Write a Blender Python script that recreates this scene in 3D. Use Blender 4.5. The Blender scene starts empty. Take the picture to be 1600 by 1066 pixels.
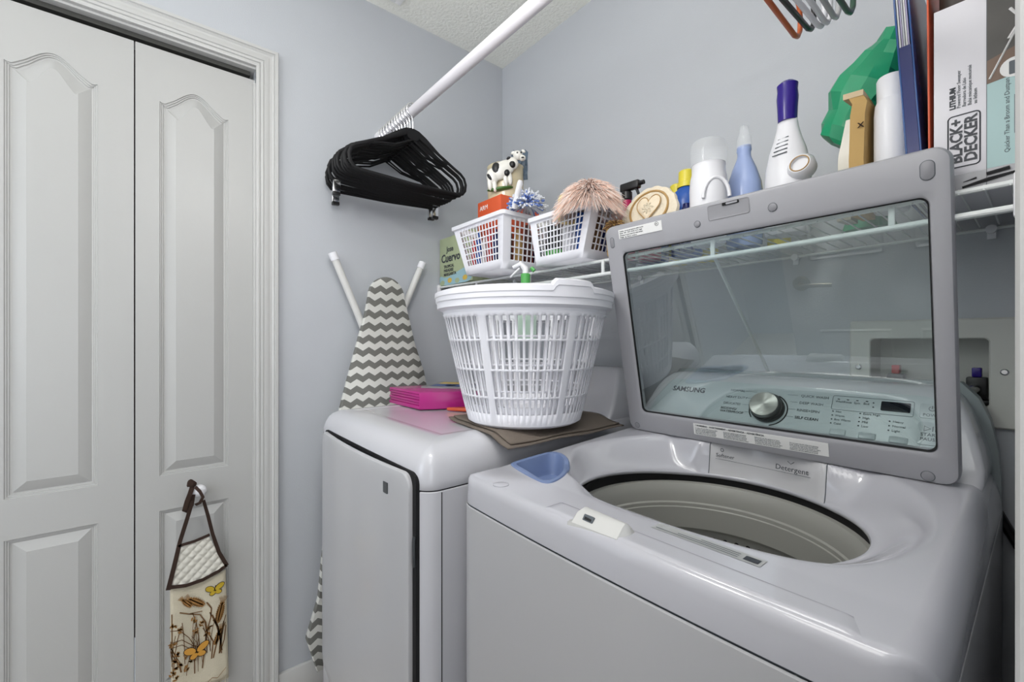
import bpy, bmesh, math, random
from mathutils import Vector, Matrix, noise
PI = math.pi
random.seed(7)
sc = bpy.context.scene
COL = sc.collection

# ---------------------------------------------------------------- camera
TH = math.radians(39.51)
cam_d = bpy.data.cameras.new('camera'); cam_d.sensor_width = 36; cam_d.lens = 687.0 / 1600 * 36
cam_d.clip_start = 0.02
cam = bpy.data.objects.new('camera', cam_d); COL.objects.link(cam)
Fv = Vector((-math.cos(TH), math.sin(TH), 0)); Rv = Vector((math.sin(TH), math.cos(TH), 0)); Uv = Vector((0, 0, 1))
m = Matrix((Rv, Uv, -Fv)).transposed().to_4x4(); m.translation = (1.6, -1.262, 1.178)
cam.matrix_world = m
sc.camera = cam

# ---------------------------------------------------------------- world, lights, exposure
sc.view_settings.view_transform = 'Standard'
sc.view_settings.look = 'None'
sc.view_settings.gamma = 1
sc.view_settings.use_curve_mapping = False
sc.view_settings.exposure = 0.22
wd = bpy.data.worlds.new('world'); sc.world = wd; wd.use_nodes = True
wd.node_tree.nodes['Background'].inputs[0].default_value = (0.85, 0.92, 1.0, 1)
wd.node_tree.nodes['Background'].inputs[1].default_value = 0.3

def area(name, loc, size, power, col, rot=(0, 0, 0), sy=None):
    l = bpy.data.lights.new(name, 'AREA'); l.energy = power; l.color = col; l.size = size
    if sy: l.shape = 'RECTANGLE'; l.size_y = sy
    o = bpy.data.objects.new(name, l); COL.objects.link(o); o.location = loc; o.rotation_euler = rot
    return o
def point_fill(name, loc, power, r=0.035, col=(1.0, 0.985, 0.96)):
    l = bpy.data.lights.new(name, 'POINT'); l.energy = power; l.color = col; l.shadow_soft_size = r
    o = bpy.data.objects.new(name, l); COL.objects.link(o); o.location = loc; return o
point_fill('room_fill', (1.00, -1.05, 1.88), 7.5, 0.10)  # unseen fill hung below the ceiling, added to brighten it
point_fill('camera_fill', (1.40, -1.22, 1.62), 3.4, 0.16)  # soft unseen fill added near the camera for the wall under the shelf
point_fill('hall_fill', (1.15, -2.15, 2.10), 7.0); point_fill('hall_fill', (1.33, -2.15, 2.10), 7.0)  # pair of unseen points added as hall fill, also giving double highlights
area('hall_panel_fill', (2.38, -2.2, 1.25), 1.2, 13.0, (0.92, 0.95, 1.0), rot=(0, math.radians(105), 0), sy=1.6)  # unseen panel added as side fill, no window modelled here
area('end_panel_fill', (0.9, -3.04, 1.15), 2.0, 46.0, (0.94, 0.965, 1.0), rot=(math.radians(-105), 0, 0), sy=1.6)  # broad unseen panel added as fill from the far end

# ---------------------------------------------------------------- materials
MATS = {}
def mat(name, col, rough=0.5, metal=0.0, bump=0.0, bscale=200.0, coat=0.0, trans=0.0, alpha=1.0, vary=0.0, spec=0.5, sheen=0.0, ior=1.45):
    if name in MATS: return MATS[name]
    M = bpy.data.materials.new(name); M.use_nodes = True
    nt = M.node_tree; b = nt.nodes['Principled BSDF']
    b.inputs['Base Color'].default_value = (*col, 1); b.inputs['Roughness'].default_value = rough
    b.inputs['Metallic'].default_value = metal; b.inputs['Coat Weight'].default_value = coat
    b.inputs['Coat Roughness'].default_value = 0.08
    b.inputs['Transmission Weight'].default_value = trans; b.inputs['Alpha'].default_value = alpha
    b.inputs['Specular IOR Level'].default_value = spec; b.inputs['Sheen Weight'].default_value = sheen
    b.inputs['IOR'].default_value = ior
    tc = nt.nodes.new('ShaderNodeTexCoord')
    if vary:
        n = nt.nodes.new('ShaderNodeTexNoise'); n.inputs['Scale'].default_value = 9; n.inputs['Detail'].default_value = 5
        nt.links.new(tc.outputs['Object'], n.inputs['Vector'])
        mx = nt.nodes.new('ShaderNodeMix'); mx.data_type = 'RGBA'
        mx.inputs[6].default_value = (*[c * (1 - vary) for c in col], 1); mx.inputs[7].default_value = (*[min(1, c * (1 + vary)) for c in col], 1)
        nt.links.new(n.outputs['Fac'], mx.inputs[0]); nt.links.new(mx.outputs[2], b.inputs['Base Color'])
    if bump:
        n = nt.nodes.new('ShaderNodeTexNoise'); n.inputs['Scale'].default_value = bscale; n.inputs['Detail'].default_value = 3
        nt.links.new(tc.outputs['Object'], n.inputs['Vector'])
        bp = nt.nodes.new('ShaderNodeBump'); bp.inputs['Strength'].default_value = bump; bp.inputs['Distance'].default_value = 0.004
        nt.links.new(n.outputs['Fac'], bp.inputs['Height']); nt.links.new(bp.outputs['Normal'], b.inputs['Normal'])
    MATS[name] = M
    return M

M_wall = mat('wall_paint', (0.50, 0.52, 0.553), 0.42, bump=0.10, bscale=260, vary=0.02)
M_ceil = mat('ceiling_texture_paint', (0.93, 0.93, 0.87), 0.85, bump=1.0, bscale=95)
M_floor = mat('floor_vinyl', (0.42, 0.38, 0.33), 0.4, vary=0.15)
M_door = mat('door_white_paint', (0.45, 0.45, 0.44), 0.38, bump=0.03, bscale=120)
M_trim = mat('trim_white_paint', (0.52, 0.52, 0.51), 0.35)
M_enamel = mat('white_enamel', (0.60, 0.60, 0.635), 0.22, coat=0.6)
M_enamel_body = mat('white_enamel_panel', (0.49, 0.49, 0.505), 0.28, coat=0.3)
M_deck = mat('white_gloss_deck', (0.50, 0.50, 0.54), 0.2, coat=0.7)
M_lid = mat('grey_lid_plastic', (0.36, 0.36, 0.385), 0.34)
M_liddk = mat('grey_lid_bumper', (0.27, 0.27, 0.29), 0.4)
M_console = mat('silver_console_film', (0.52, 0.57, 0.59), 0.22, coat=0.3)
M_consolegrey = mat('console_grey_end', (0.30, 0.34, 0.35), 0.4)
M_black = mat('black_plastic', (0.012, 0.012, 0.013), 0.35)
M_gap = mat('dark_gap', (0.006, 0.006, 0.007), 0.8)
M_ink = mat('dark_print_ink', (0.04, 0.045, 0.055), 0.5)
M_inkg = mat('grey_print_ink', (0.10, 0.115, 0.13), 0.5)
M_steel = mat('brushed_steel', (0.50, 0.48, 0.45), 0.28, metal=1.0)
M_chrome = mat('chrome_wire', (0.75, 0.75, 0.76), 0.18, metal=1.0)
M_tubring = mat('grey_tub_ring', (0.34, 0.34, 0.31), 0.33)
M_tubsteel = mat('steel_drum', (0.40, 0.40, 0.38), 0.38, metal=0.3)
M_blueplastic = mat('blue_dispenser_plastic', (0.17, 0.23, 0.40), 0.35)
M_wplastic = mat('white_plastic', (0.80, 0.80, 0.83), 0.35, spec=0.5)
M_wpl2 = mat('white_basket_plastic', (0.84, 0.84, 0.89), 0.35)
M_wire = mat('white_coated_wire', (0.74, 0.77, 0.76), 0.35)
M_flock = mat('black_flocking', (0.006, 0.006, 0.007), 0.55, spec=0.35)
M_pink = mat('magenta_vinyl', (0.42, 0.020, 0.20), 0.25)
M_orange = mat('orange_plastic', (0.62, 0.10, 0.035), 0.4)
M_paper = mat('white_paper', (0.78, 0.78, 0.77), 0.6)
M_towel = mat('taupe_terry', (0.20, 0.165, 0.135), 0.95, bump=0.8, bscale=500, vary=0.12)
M_cream = mat('cream_terry', (0.66, 0.60, 0.46), 0.95, bump=0.5, bscale=600, vary=0.04)
M_quilt = mat('cream_quilt', (0.66, 0.64, 0.57), 0.9)
M_brown = mat('brown_binding', (0.035, 0.018, 0.012), 0.9)
M_wheat = mat('ochre_print', (0.30, 0.15, 0.045), 0.95, vary=0.5)
M_wheatd = mat('brown_print', (0.16, 0.08, 0.03), 0.95, vary=0.3)
M_bfly = mat('yellow_butterfly_print', (0.52, 0.36, 0.03), 0.95)
M_bfly2 = mat('orange_butterfly_print', (0.60, 0.30, 0.05), 0.95)
M_yellow = mat('yellow_plastic', (0.78, 0.66, 0.06), 0.35)
M_blue = mat('blue_plastic', (0.02, 0.10, 0.42), 0.3)
M_purple = mat('purple_cap_plastic', (0.030, 0.012, 0.22), 0.25)
M_green = mat('green_plastic', (0.10, 0.42, 0.10), 0.3)
M_bag = mat('green_bag_film', (0.018, 0.30, 0.14), 0.3, bump=0.35, bscale=25, vary=0.15)
M_navy = mat('navy_plastic', (0.010, 0.020, 0.13), 0.25)
M_bluecover = mat('blue_binder_cover', (0.014, 0.075, 0.26), 0.25)
M_red = mat('red_plastic', (0.55, 0.03, 0.03), 0.35)
M_magbottle = mat('crimson_plastic', (0.45, 0.015, 0.10), 0.3)
M_periw = mat('periwinkle_translucent', (0.40, 0.50, 0.80), 0.2, alpha=0.92)
M_clear = mat('clear_cap', (0.93, 0.95, 0.97), 0.08, alpha=0.22)
M_tan = mat('tan_paper', (0.56, 0.36, 0.13), 0.7, vary=0.1)
M_cow = mat('white_ceramic', (0.80, 0.78, 0.72), 0.15, coat=0.6)
M_jar = mat('cream_ceramic', (0.66, 0.57, 0.38), 0.25, coat=0.4, vary=0.25)
M_cream2 = mat('cream_resin', (0.72, 0.64, 0.50), 0.6, bump=0.6, bscale=160)
M_gold = mat('gold_trim', (0.42, 0.26, 0.10), 0.4)
M_fur = mat('peach_fur', (0.96, 0.66, 0.53), 0.7, sheen=0.5)
M_furw = mat('pale_peach_fur', (0.97, 0.86, 0.80), 0.7, sheen=0.5)
M_moss = mat('brown_dried_stuff', (0.22, 0.12, 0.06), 0.9, vary=0.4)
M_teal = mat('teal_card', (0.40, 0.56, 0.56), 0.5)
M_photo = mat('dark_photo_print', (0.07, 0.065, 0.06), 0.3, vary=0.8)
M_photob = mat('brown_photo_print', (0.16, 0.10, 0.07), 0.3, vary=0.3)
M_cardgreen = mat('pale_green_card', (0.40, 0.46, 0.28), 0.5, vary=0.25)
M_cardblue = mat('pale_blue_print', (0.33, 0.52, 0.58), 0.5, vary=0.1)
M_knit = mat('dark_liquid_bottle', (0.03, 0.03, 0.035), 0.25)
M_brownb = mat('brown_bottle', (0.10, 0.035, 0.03), 0.3)
M_brass = mat('satin_nickel', (0.45, 0.40, 0.32), 0.3, metal=1.0)
M_glow = bpy.data.materials.new('fill_lamp_glow'); M_glow.use_nodes = True  # glow of the added ceiling box
_b = M_glow.node_tree.nodes['Principled BSDF']; _b.inputs['Emission Color'].default_value = (1, 0.99, 0.97, 1); _b.inputs['Emission Strength'].default_value = 6.0

# tinted lid glass: tinted see-through plus mirror reflection by fresnel
M_glass = bpy.data.materials.new('tinted_lid_glass'); M_glass.use_nodes = True
nt = M_glass.node_tree; nt.nodes.clear()
out = nt.nodes.new('ShaderNodeOutputMaterial'); tr = nt.nodes.new('ShaderNodeBsdfTransparent'); gl = nt.nodes.new('ShaderNodeBsdfGlossy')
tr.inputs[0].default_value = (0.88, 0.94, 0.935, 1); gl.inputs['Roughness'].default_value = 0.01; gl.inputs[0].default_value = (0.85, 0.9, 0.9, 1)
fr = nt.nodes.new('ShaderNodeFresnel'); fr.inputs['IOR'].default_value = 1.5
ad = nt.nodes.new('ShaderNodeMath'); ad.operation = 'ADD'; ad.inputs[1].default_value = 0.14
geo = nt.nodes.new('ShaderNodeNewGeometry'); bk = nt.nodes.new('ShaderNodeMath'); bk.operation = 'SUBTRACT'; bk.inputs[0].default_value = 1.0; nt.links.new(geo.outputs['Backfacing'], bk.inputs[1])
fm = nt.nodes.new('ShaderNodeMath'); fm.operation = 'MULTIPLY'; nt.links.new(fr.outputs[0], fm.inputs[0]); nt.links.new(bk.outputs[0], fm.inputs[1]); nt.links.new(fm.outputs[0], ad.inputs[0])
mx = nt.nodes.new('ShaderNodeMixShader'); nt.links.new(ad.outputs[0], mx.inputs[0]); nt.links.new(tr.outputs[0], mx.inputs[1]); nt.links.new(gl.outputs[0], mx.inputs[2])
nt.links.new(mx.outputs[0], out.inputs[0])

M_glassb = bpy.data.materials.new('tinted_glass_back'); M_glassb.use_nodes = True
nt = M_glassb.node_tree; nt.nodes.clear()
out = nt.nodes.new('ShaderNodeOutputMaterial'); tr = nt.nodes.new('ShaderNodeBsdfTransparent'); tr.inputs[0].default_value = (0.95, 0.96, 0.96, 1)
nt.links.new(tr.outputs[0], out.inputs[0])

# chevron fabric (object Y, Z)
M_chev = bpy.data.materials.new('grey_chevron_fabric'); M_chev.use_nodes = True
nt = M_chev.node_tree; b = nt.nodes['Principled BSDF']; b.inputs['Roughness'].default_value = 0.9
tc = nt.nodes.new('ShaderNodeTexCoord'); sp = nt.nodes.new('ShaderNodeSeparateXYZ'); nt.links.new(tc.outputs['Object'], sp.inputs[0])
def mth(op, a, bb=None):
    n = nt.nodes.new('ShaderNodeMath'); n.operation = op
    for i, v in enumerate((a, bb)):
        if v is None: continue
        if isinstance(v, (int, float)): n.inputs[i].default_value = v
        else: nt.links.new(v, n.inputs[i])
    return n.outputs[0]
tri = mth('PINGPONG', sp.outputs['Y'], 0.0215)
zz = mth('ADD', sp.outputs['Z'], mth('MULTIPLY', tri, 0.62))
fc = mth('FRACT', mth('DIVIDE', zz, 0.0445))
st = mth('GREATER_THAN', fc, 0.5)
mxx = nt.nodes.new('ShaderNodeMix'); mxx.data_type = 'RGBA'
mxx.inputs[6].default_value = (0.66, 0.66, 0.62, 1); mxx.inputs[7].default_value = (0.17, 0.17, 0.155, 1)
nt.links.new(st, mxx.inputs[0]); nt.links.new(mxx.outputs[2], b.inputs['Base Color'])

# ---------------------------------------------------------------- object helpers
WM = {}          # world matrix of every object built so far
def thing(name, label, cat, loc=(0, 0, 0), rotz=0.0, group=None, kind=None):
    o = bpy.data.objects.new(name, None); o.empty_display_size = 0.05; COL.objects.link(o)
    o.location = loc; o.rotation_euler = (0, 0, rotz)
    WM[o] = Matrix.Translation(loc) @ Matrix.Rotation(rotz, 4, 'Z')
    if kind: o['kind'] = kind
    else: o['label'] = label; o['category'] = cat
    if group: o['group'] = group
    return o
def finish(name, bm, m, parent=None, smooth=True, ang=35, world=True, bev=0.0, seg=2, recalc=True, label=None):
    """bm is in world coordinates (world=True) or in the parent's own coordinates."""
    if recalc: bmesh.ops.recalc_face_normals(bm, faces=bm.faces)
    if bev:
        ed = [e for e in bm.edges if len(e.link_faces) == 2 and e.calc_face_angle(0) > math.radians(40)]
        bmesh.ops.bevel(bm, geom=ed, offset=bev, segments=seg, profile=0.5, affect='EDGES', clamp_overlap=True)
    me = bpy.data.meshes.new(name); bm.to_mesh(me); bm.free()
    ms = m if isinstance(m, (list, tuple)) else [m]
    for x in ms: me.materials.append(x)
    if smooth:
        for p in me.polygons: p.use_smooth = True
        me.set_sharp_from_angle(angle=math.radians(ang))
    o = bpy.data.objects.new(name, me); COL.objects.link(o)
    if parent is not None:
        o.parent = parent; WM[o] = WM[parent].copy()
        if world: me.transform(WM[parent].inverted())
    else: WM[o] = Matrix.Identity(4)
    if label: o['label'] = label
    return o
def tag(o, label, cat, group=None):
    o['label'] = label; o['category'] = cat
    if group: o['group'] = group
    return o
def settle(o):
    """move the origin of a top-level mesh to its base centre"""
    vs = [v.co for v in o.data.vertices]
    c = Vector(((min(v.x for v in vs) + max(v.x for v in vs)) / 2, (min(v.y for v in vs) + max(v.y for v in vs)) / 2, min(v.z for v in vs)))
    o.data.transform(Matrix.Translation(-c)); o.location = c; WM[o] = Matrix.Translation(c)
    return o
def struct(name, bm, m, parent=None, **k):
    o = finish(name, bm, m, parent, **k)
    if parent is None: o['kind'] = 'structure'
    return o
def box(bm, lo, hi, mi=0, M=None):
    x0, y0, z0 = lo; x1, y1, z1 = hi
    vs = [Vector(p) for p in ((x0, y0, z0), (x1, y0, z0), (x1, y1, z0), (x0, y1, z0), (x0, y0, z1), (x1, y0, z1), (x1, y1, z1), (x0, y1, z1))]
    if M: vs = [M @ v for v in vs]
    vs = [bm.verts.new(v) for v in vs]
    for f in ((0, 3, 2, 1), (4, 5, 6, 7), (0, 1, 5, 4), (1, 2, 6, 5), (2, 3, 7, 6), (3, 0, 4, 7)):
        bm.faces.new([vs[i] for i in f]).material_index = mi
    return bm
def B(lo, hi): return box(bmesh.new(), lo, hi)
def rings(bm, rs, closed=True, cap0=True, cap1=True, mi=0, loop=False):
    vr = [[bm.verts.new(p) for p in r] for r in rs]
    n = len(vr[0]); K = len(vr)
    for i in range(K if loop else K - 1):
        a, c = vr[i], vr[(i + 1) % K]
        for j in range(n if closed else n - 1):
            q = (j + 1) % n
            try: bm.faces.new((a[j], a[q], c[q], c[j])).material_index = mi
            except ValueError: pass
    if cap0 and not loop: bm.faces.new(list(reversed(vr[0]))).material_index = mi
    if cap1 and not loop: bm.faces.new(vr[-1]).material_index = mi
    return vr
def tube(bm, pts, r, n=8, closed=False, cap=True, mi=0):
    pts = [Vector(p) for p in pts]; K = len(pts); rs = []
    up = None
    for i, p in enumerate(pts):
        if closed: t = (pts[(i + 1) % K] - pts[i - 1])
        else: t = pts[min(i + 1, K - 1)] - pts[max(i - 1, 0)]
        t.normalize()
        if up is None:
            up = Vector((0, 0, 1)) if abs(t.z) < 0.9 else Vector((1, 0, 0))
        a = (up - t * up.dot(t)).normalized(); up = a; c = t.cross(a)
        rr = r[i] if isinstance(r, (list, tuple)) else r
        ra, rb = rr if isinstance(rr, tuple) else (rr, rr)
        rs.append([p + a * ra * math.cos(2 * PI * j / n) + c * rb * math.sin(2 * PI * j / n) for j in range(n)])
    rings(bm, rs, cap0=cap, cap1=cap, mi=mi, loop=closed)
    return bm
def T(pts, r, n=8, **k): return tube(bmesh.new(), pts, r, n, **k)
def lathe(bm, prof, c=(0, 0, 0), n=32, sx=1.0, sy=1.0, M=None, cap0=True, cap1=True, mi=0):
    rs = []
    for r, z in prof:
        q = [Vector((c[0] + r * sx * math.cos(2 * PI * j / n), c[1] + r * sy * math.sin(2 * PI * j / n), c[2] + z)) for j in range(n)]
        if M: q = [M @ v for v in q]
        rs.append(q)
    rings(bm, rs, cap0=cap0, cap1=cap1, mi=mi)
    return bm
def prism(bm, poly, fr, t0, t1, mi=0):
    """2D polygon in frame fr (matrix: x,y in plane, z = normal) from height t0 to t1"""
    a = [bm.verts.new(fr @ Vector((p[0], p[1], t0))) for p in poly]; c = [bm.verts.new(fr @ Vector((p[0], p[1], t1))) for p in poly]
    n = len(poly)
    bm.faces.new(list(reversed(a))).material_index = mi; bm.faces.new(c).material_index = mi
    for i in range(n): bm.faces.new((a[i], a[(i + 1) % n], c[(i + 1) % n], c[i])).material_index = mi
    return bm
def rrect(x0, y0, x1, y1, r, n=6):
    out = []
    for cx, cy, a0 in ((x1 - r, y0 + r, -90), (x1 - r, y1 - r, 0), (x0 + r, y1 - r, 90), (x0 + r, y0 + r, 180)):
        for i in range(n + 1):
            a = math.radians(a0 + 90 * i / n); out.append((cx + r * math.cos(a), cy + r * math.sin(a)))
    return out
def circ(cx, cy, r, n=24, ry=None): return [(cx + r * math.cos(2 * PI * i / n), cy + (ry or r) * math.sin(2 * PI * i / n)) for i in range(n)]
def frame(o, x, y):
    x = Vector(x).normalized(); y = Vector(y); y = (y - x * y.dot(x)).normalized(); z = x.cross(y)
    m = Matrix((x, y, z)).transposed().to_4x4(); m.translation = Vector(o); return m
def sm(t): t = max(0.0, min(1.0, t)); return t * t * (3 - 2 * t)
def lerp(a, b, t): return a + (b - a) * t
def text(name, s, fr, size, m, parent, ext=0.0003, align='LEFT', squeeze=1.0, bold=0.0, world=True):
    cu = bpy.data.curves.new(name, 'FONT'); cu.body = s; cu.size = size; cu.extrude = ext; cu.align_x = align; cu.offset = bold; cu.resolution_u = 2
    t = bpy.data.objects.new(name, cu); COL.objects.link(t)
    dg = bpy.context.evaluated_depsgraph_get()
    me = bpy.data.meshes.new_from_object(t.evaluated_get(dg)); bpy.data.objects.remove(t)
    me.transform(fr @ Matrix.Diagonal((squeeze, 1, 1, 1)))
    if world: me.transform(WM[parent].inverted())
    me.materials.clear(); me.materials.append(m); me.name = name
    o = bpy.data.objects.new(name, me); COL.objects.link(o); o.parent = parent; WM[o] = WM[parent].copy()
    return o
def copy_tree(o, parent=None):
    c = o.copy(); COL.objects.link(c); c.parent = parent; WM[c] = WM[o].copy()
    for ch in [x for x in COL.objects if x.parent == o]: copy_tree(ch, c)
    return c

# ================================================================ SETTING
H = 2.44
# closet opening in the left wall: y -2.18 .. -1.001, z 0 .. 2.05
bm = bmesh.new()
box(bm, (-0.12, -1.001, 0), (0, 0.12, H)); box(bm, (-0.12, -3.1, 0), (0, -2.18, H)); box(bm, (-0.12, -2.18, 2.05), (0, -1.001, H))
struct('wall_left', bm, M_wall, smooth=False)
bm = bmesh.new()
box(bm, (0, 0, 0), (1.348, 0.12, H)); box(bm, (1.533, 0, 0), (1.75, 0.12, H)); box(bm, (1.348, 0, 0), (1.533, 0.12, 1.047)); box(bm, (1.348, 0, 1.185), (1.533, 0.12, H))
struct('wall_back', bm, M_wall, smooth=False)
struct('wall_right', B((1.60, -0.985, 0), (1.75, 0, H)), M_wall, smooth=False)
struct('wall_hall', B((2.45, -3.1, 0), (2.57, -0.985, H)), M_wall, smooth=False)
struct('wall_passage', B((1.75, -0.985, 0), (2.57, -0.86, H)), M_wall, smooth=False)
struct('wall_front', B((-0.12, -3.22, 0), (2.57, -3.1, H)), M_wall, smooth=False)
struct('floor', B((-0.12, -3.22, -0.05), (2.57, 0.12, 0)), M_floor, smooth=False)
struct('ceiling', B((-0.12, -3.22, H), (2.57, 0.12, H + 0.06)), M_ceil, smooth=False)
struct('trim_2', B((1.5935, -1.04, 0), (1.76, -0.985, 2.44)), M_trim, bev=0.004)
struct('baseboard_left', B((0, -0.94, 0), (0.014, -0.002, 0.09)), M_trim, bev=0.003)
struct('baseboard_back', B((0.014, -0.014, 0), (1.6, 0, 0.09)), M_trim, bev=0.003)

# closet inside (behind the doors)
struct('wall_closet', B((-0.74, -2.3, 0), (-0.70, -0.9, H)), M_gap, smooth=False)

# casing round the closet opening: profile swept (distance from opening edge, height off the wall)
prof = [(0.0, -0.006), (0.0, 0.012), (0.004, 0.0135), (0.009, 0.0135), (0.011, 0.011), (0.013, 0.0145), (0.019, 0.0155), (0.021, 0.013), (0.023, 0.016),
        (0.030, 0.016), (0.038, 0.0135), (0.044, 0.014), (0.049, 0.0175), (0.051, 0.016), (0.053, 0.0195), (0.061, 0.020), (0.063, 0.017), (0.063, -0.002)]
bm = bmesh.new(); path = []
for (y, z, dy, dz) in ((-1.001, 0.0, 1, 0), (-1.001, 2.05, 1, 1), (-2.18, 2.05, -1, 1), (-2.18, 0.0, -1, 0)):
    path.append([Vector((h, y + dy * d, z + dz * d)) for d, h in prof])
rings(bm, path, cap0=True, cap1=True)
struct('trim_1', bm, M_trim, ang=20)
bm = bmesh.new()
box(bm, (-0.12, -1.007, 0), (-0.0005, -0.9995, 2.0)); box(bm, (-0.12, -2.18, 2.043), (-0.0005, -1.0, 2.0505))
struct('trim_3', bm, M_trim, smooth=False)

# bifold door: leaves with two moulded raised panels each
door = thing('door_1', None, None, (-0.02, -1.59, 0.012), kind='structure')
def leaf_mesh(w):
    """local: y 0..w, z 0..2.0, front face at x=0 looking +x"""
    zt, h = 2.005, 0.0
    bm = bmesh.new()
    px0, px1 = 0.0535, w - 0.0435 - 0.036
    px0, px1 = 0.053, 0.053 + 0.168
    pan = []
    def arch(y):    # cathedral arch of the upper panel
        t = (y - px0) / (px1 - px0); q = abs(t - 0.5) * 2
        return 1.856 + 0.048 * (0.5 + 0.5 * math.cos(PI * min(1, q / 0.92))) - (0.004 * math.sin(PI * min(1.0, max(0.0, (q - 0.75) / 0.25))))
    N = 28
    ys = [lerp(px0, px1, i / N) for i in range(N + 1)]
    P = lambda x, y, z: bm.verts.new((x, y, z))
    # face built from strips (y across, z up)
    def quad(a, b_, c, d): bm.faces.new([P(*a), P(*b_), P(*c), P(*d)])
    zl0, zl1, zu0 = 0.165, 0.676, 0.777
    quad((0, 0, 0), (0, px0, 0), (0, px0, zt), (0, 0, zt)); quad((0, px1, 0), (0, w, 0), (0, w, zt), (0, px1, zt))
    quad((0, px0, 0), (0, px1, 0), (0, px1, zl0), (0, px0, zl0)); quad((0, px0, zl1), (0, px1, zl1), (0, px1, zu0), (0, px0, zu0))
    for i in range(N): quad((0, ys[i], arch(ys[i])), (0, ys[i + 1], arch(ys[i + 1])), (0, ys[i + 1], zt), (0, ys[i], zt))
    quad((0, 0, 0), (0, 0, zt), (-0.034, 0, zt), (-0.034, 0, 0)); quad((0, w, 0), (-0.034, w, 0), (-0.034, w, zt), (0, w, zt))
    quad((0, 0, zt), (0, w, zt), (-0.034, w, zt), (-0.034, 0, zt)); quad((-0.034, 0, 0), (-0.034, 0, zt), (-0.034, w, zt), (-0.034, w, 0))
    bmesh.ops.remove_doubles(bm, verts=bm.verts, dist=1e-5)
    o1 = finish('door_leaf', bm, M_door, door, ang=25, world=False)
    # panels: nested outlines, the top edge follows the arch when there is one
    def panel(z0, z1, fa):
        steps = [(0, 0), (0.0012, -0.003), (0.004, -0.003), (0.005, -0.0055), (0.008, -0.0055), (0.009, -0.008), (0.0125, -0.0085), (0.014, -0.0075), (0.036, -0.0015), (0.0375, -0.0005)]
        b2 = bmesh.new(); rr = []
        for d, x in steps:
            a0, a1 = px0 + d, px1 - d; r_ = []
            r_.append(Vector((x, a0, z0 + d))); r_.append(Vector((x, a1, z0 + d)))
            for i in range(N, -1, -1):
                y = lerp(a0, a1, i / N); r_.append(Vector((x, y, (fa(lerp(px0, px1, i / N)) if fa else z1) - d)))
            rr.append(r_)
        rings(b2, rr, cap0=False, cap1=True)
        return b2
    finish('door_panel', panel(zu0, 0, arch), M_door, o1, ang=20, world=False)
    finish('door_panel', panel(zl0, zl1, None), M_door, o1, ang=20, world=False)
    return o1
LW = 0.2945
leaf = leaf_mesh(LW); leaf.location = (0, 0.0, 0)
for k in (1, -1, -2):
    c = copy_tree(leaf, door); c.location = (0, 0.2975 * k, 0)
    if k == 1:
        bm = bmesh.new(); R_ = Matrix.Translation((0, 0.144, 0.723)) @ Matrix.Rotation(PI / 2, 4, 'Y')
        lathe(bm, [(0.008, -0.001), (0.008, 0.012), (0.012, 0.018), (0.0175, 0.024), (0.0185, 0.031), (0.015, 0.038), (0.007, 0.041)], n=24, M=R_)
        finish('door_knob', bm, M_wplastic, c, world=False, ang=60)
bm = bmesh.new(); box(bm, (-0.052, -2.16, 2.030), (-0.024, -1.012, 2.043))
finish('door_track', bm, mat('track_dark', (0.05, 0.05, 0.045), 0.5), door, smooth=False)

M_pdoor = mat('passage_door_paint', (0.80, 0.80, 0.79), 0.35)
# open passage door standing behind the camera (seen mirrored in the lid glass)
dr = thing('door_2', None, None, (1.35, -1.47, 0.012), kind='structure')
bm = B((0.895, -1.49, 0.012), (1.64, -1.455, 2.035)); finish('door_slab', bm, M_pdoor, dr, bev=0.002)
for z0, z1 in ((0.15, 0.72), (1.02, 1.86)):
    for x0, x1 in ((0.995, 1.23), (1.31, 1.545)):
        bm = bmesh.new(); fr = frame((0, -1.455, 0), (1, 0, 0), (0, 0, 1))
        fr = Matrix(((1, 0, 0, 0), (0, 0, 1, -1.455), (0, 1, 0, 0), (0, 0, 0, 1)))
        rr = [[fr @ Vector((p[0], p[1], h)) for p in rrect(x0 + d, z0 + d, x1 - d, z1 - d, 0.004, 2)] for d, h in ((0, 0), (0.006, 0.006), (0.014, 0.001), (0.035, 0.006), (0.04, 0.006))]
        rings(bm, rr, cap0=False); finish('door_panel', bm, M_pdoor, dr, ang=25)
bm = bmesh.new(); lathe(bm, [(0.031, 0), (0.031, 0.006), (0.024, 0.012), (0.010, 0.014), (0.010, 0.045), (0.008, 0.047)], n=28, M=Matrix.Translation((0.955, -1.455, 0.93)) @ Matrix.Rotation(-PI / 2, 4, 'X'))
h_ = finish('door_handle', bm, M_brass, dr)
finish('lever', T([(0.955, -1.412, 0.93), (0.98, -1.411, 0.931), (1.03, -1.412, 0.93), (1.068, -1.416, 0.925)], [(0.009, 0.006)] * 4, 12), M_brass, h_)

# glowing ceiling box added out of view to help light the room
t = thing('ceiling_fill_lamp', 'added white rectangular fill lamp on the ceiling, out of view', 'lamp', (1.30, -1.05, 2.44))
finish('fill_lamp_base', B((1.0, -1.20, 2.40), (1.60, -0.90, 2.44)), M_trim, t, bev=0.004)
finish('fill_diffuser', B((1.02, -1.185, 2.375), (1.58, -0.915, 2.399)), M_glow, t, bev=0.01)
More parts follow.
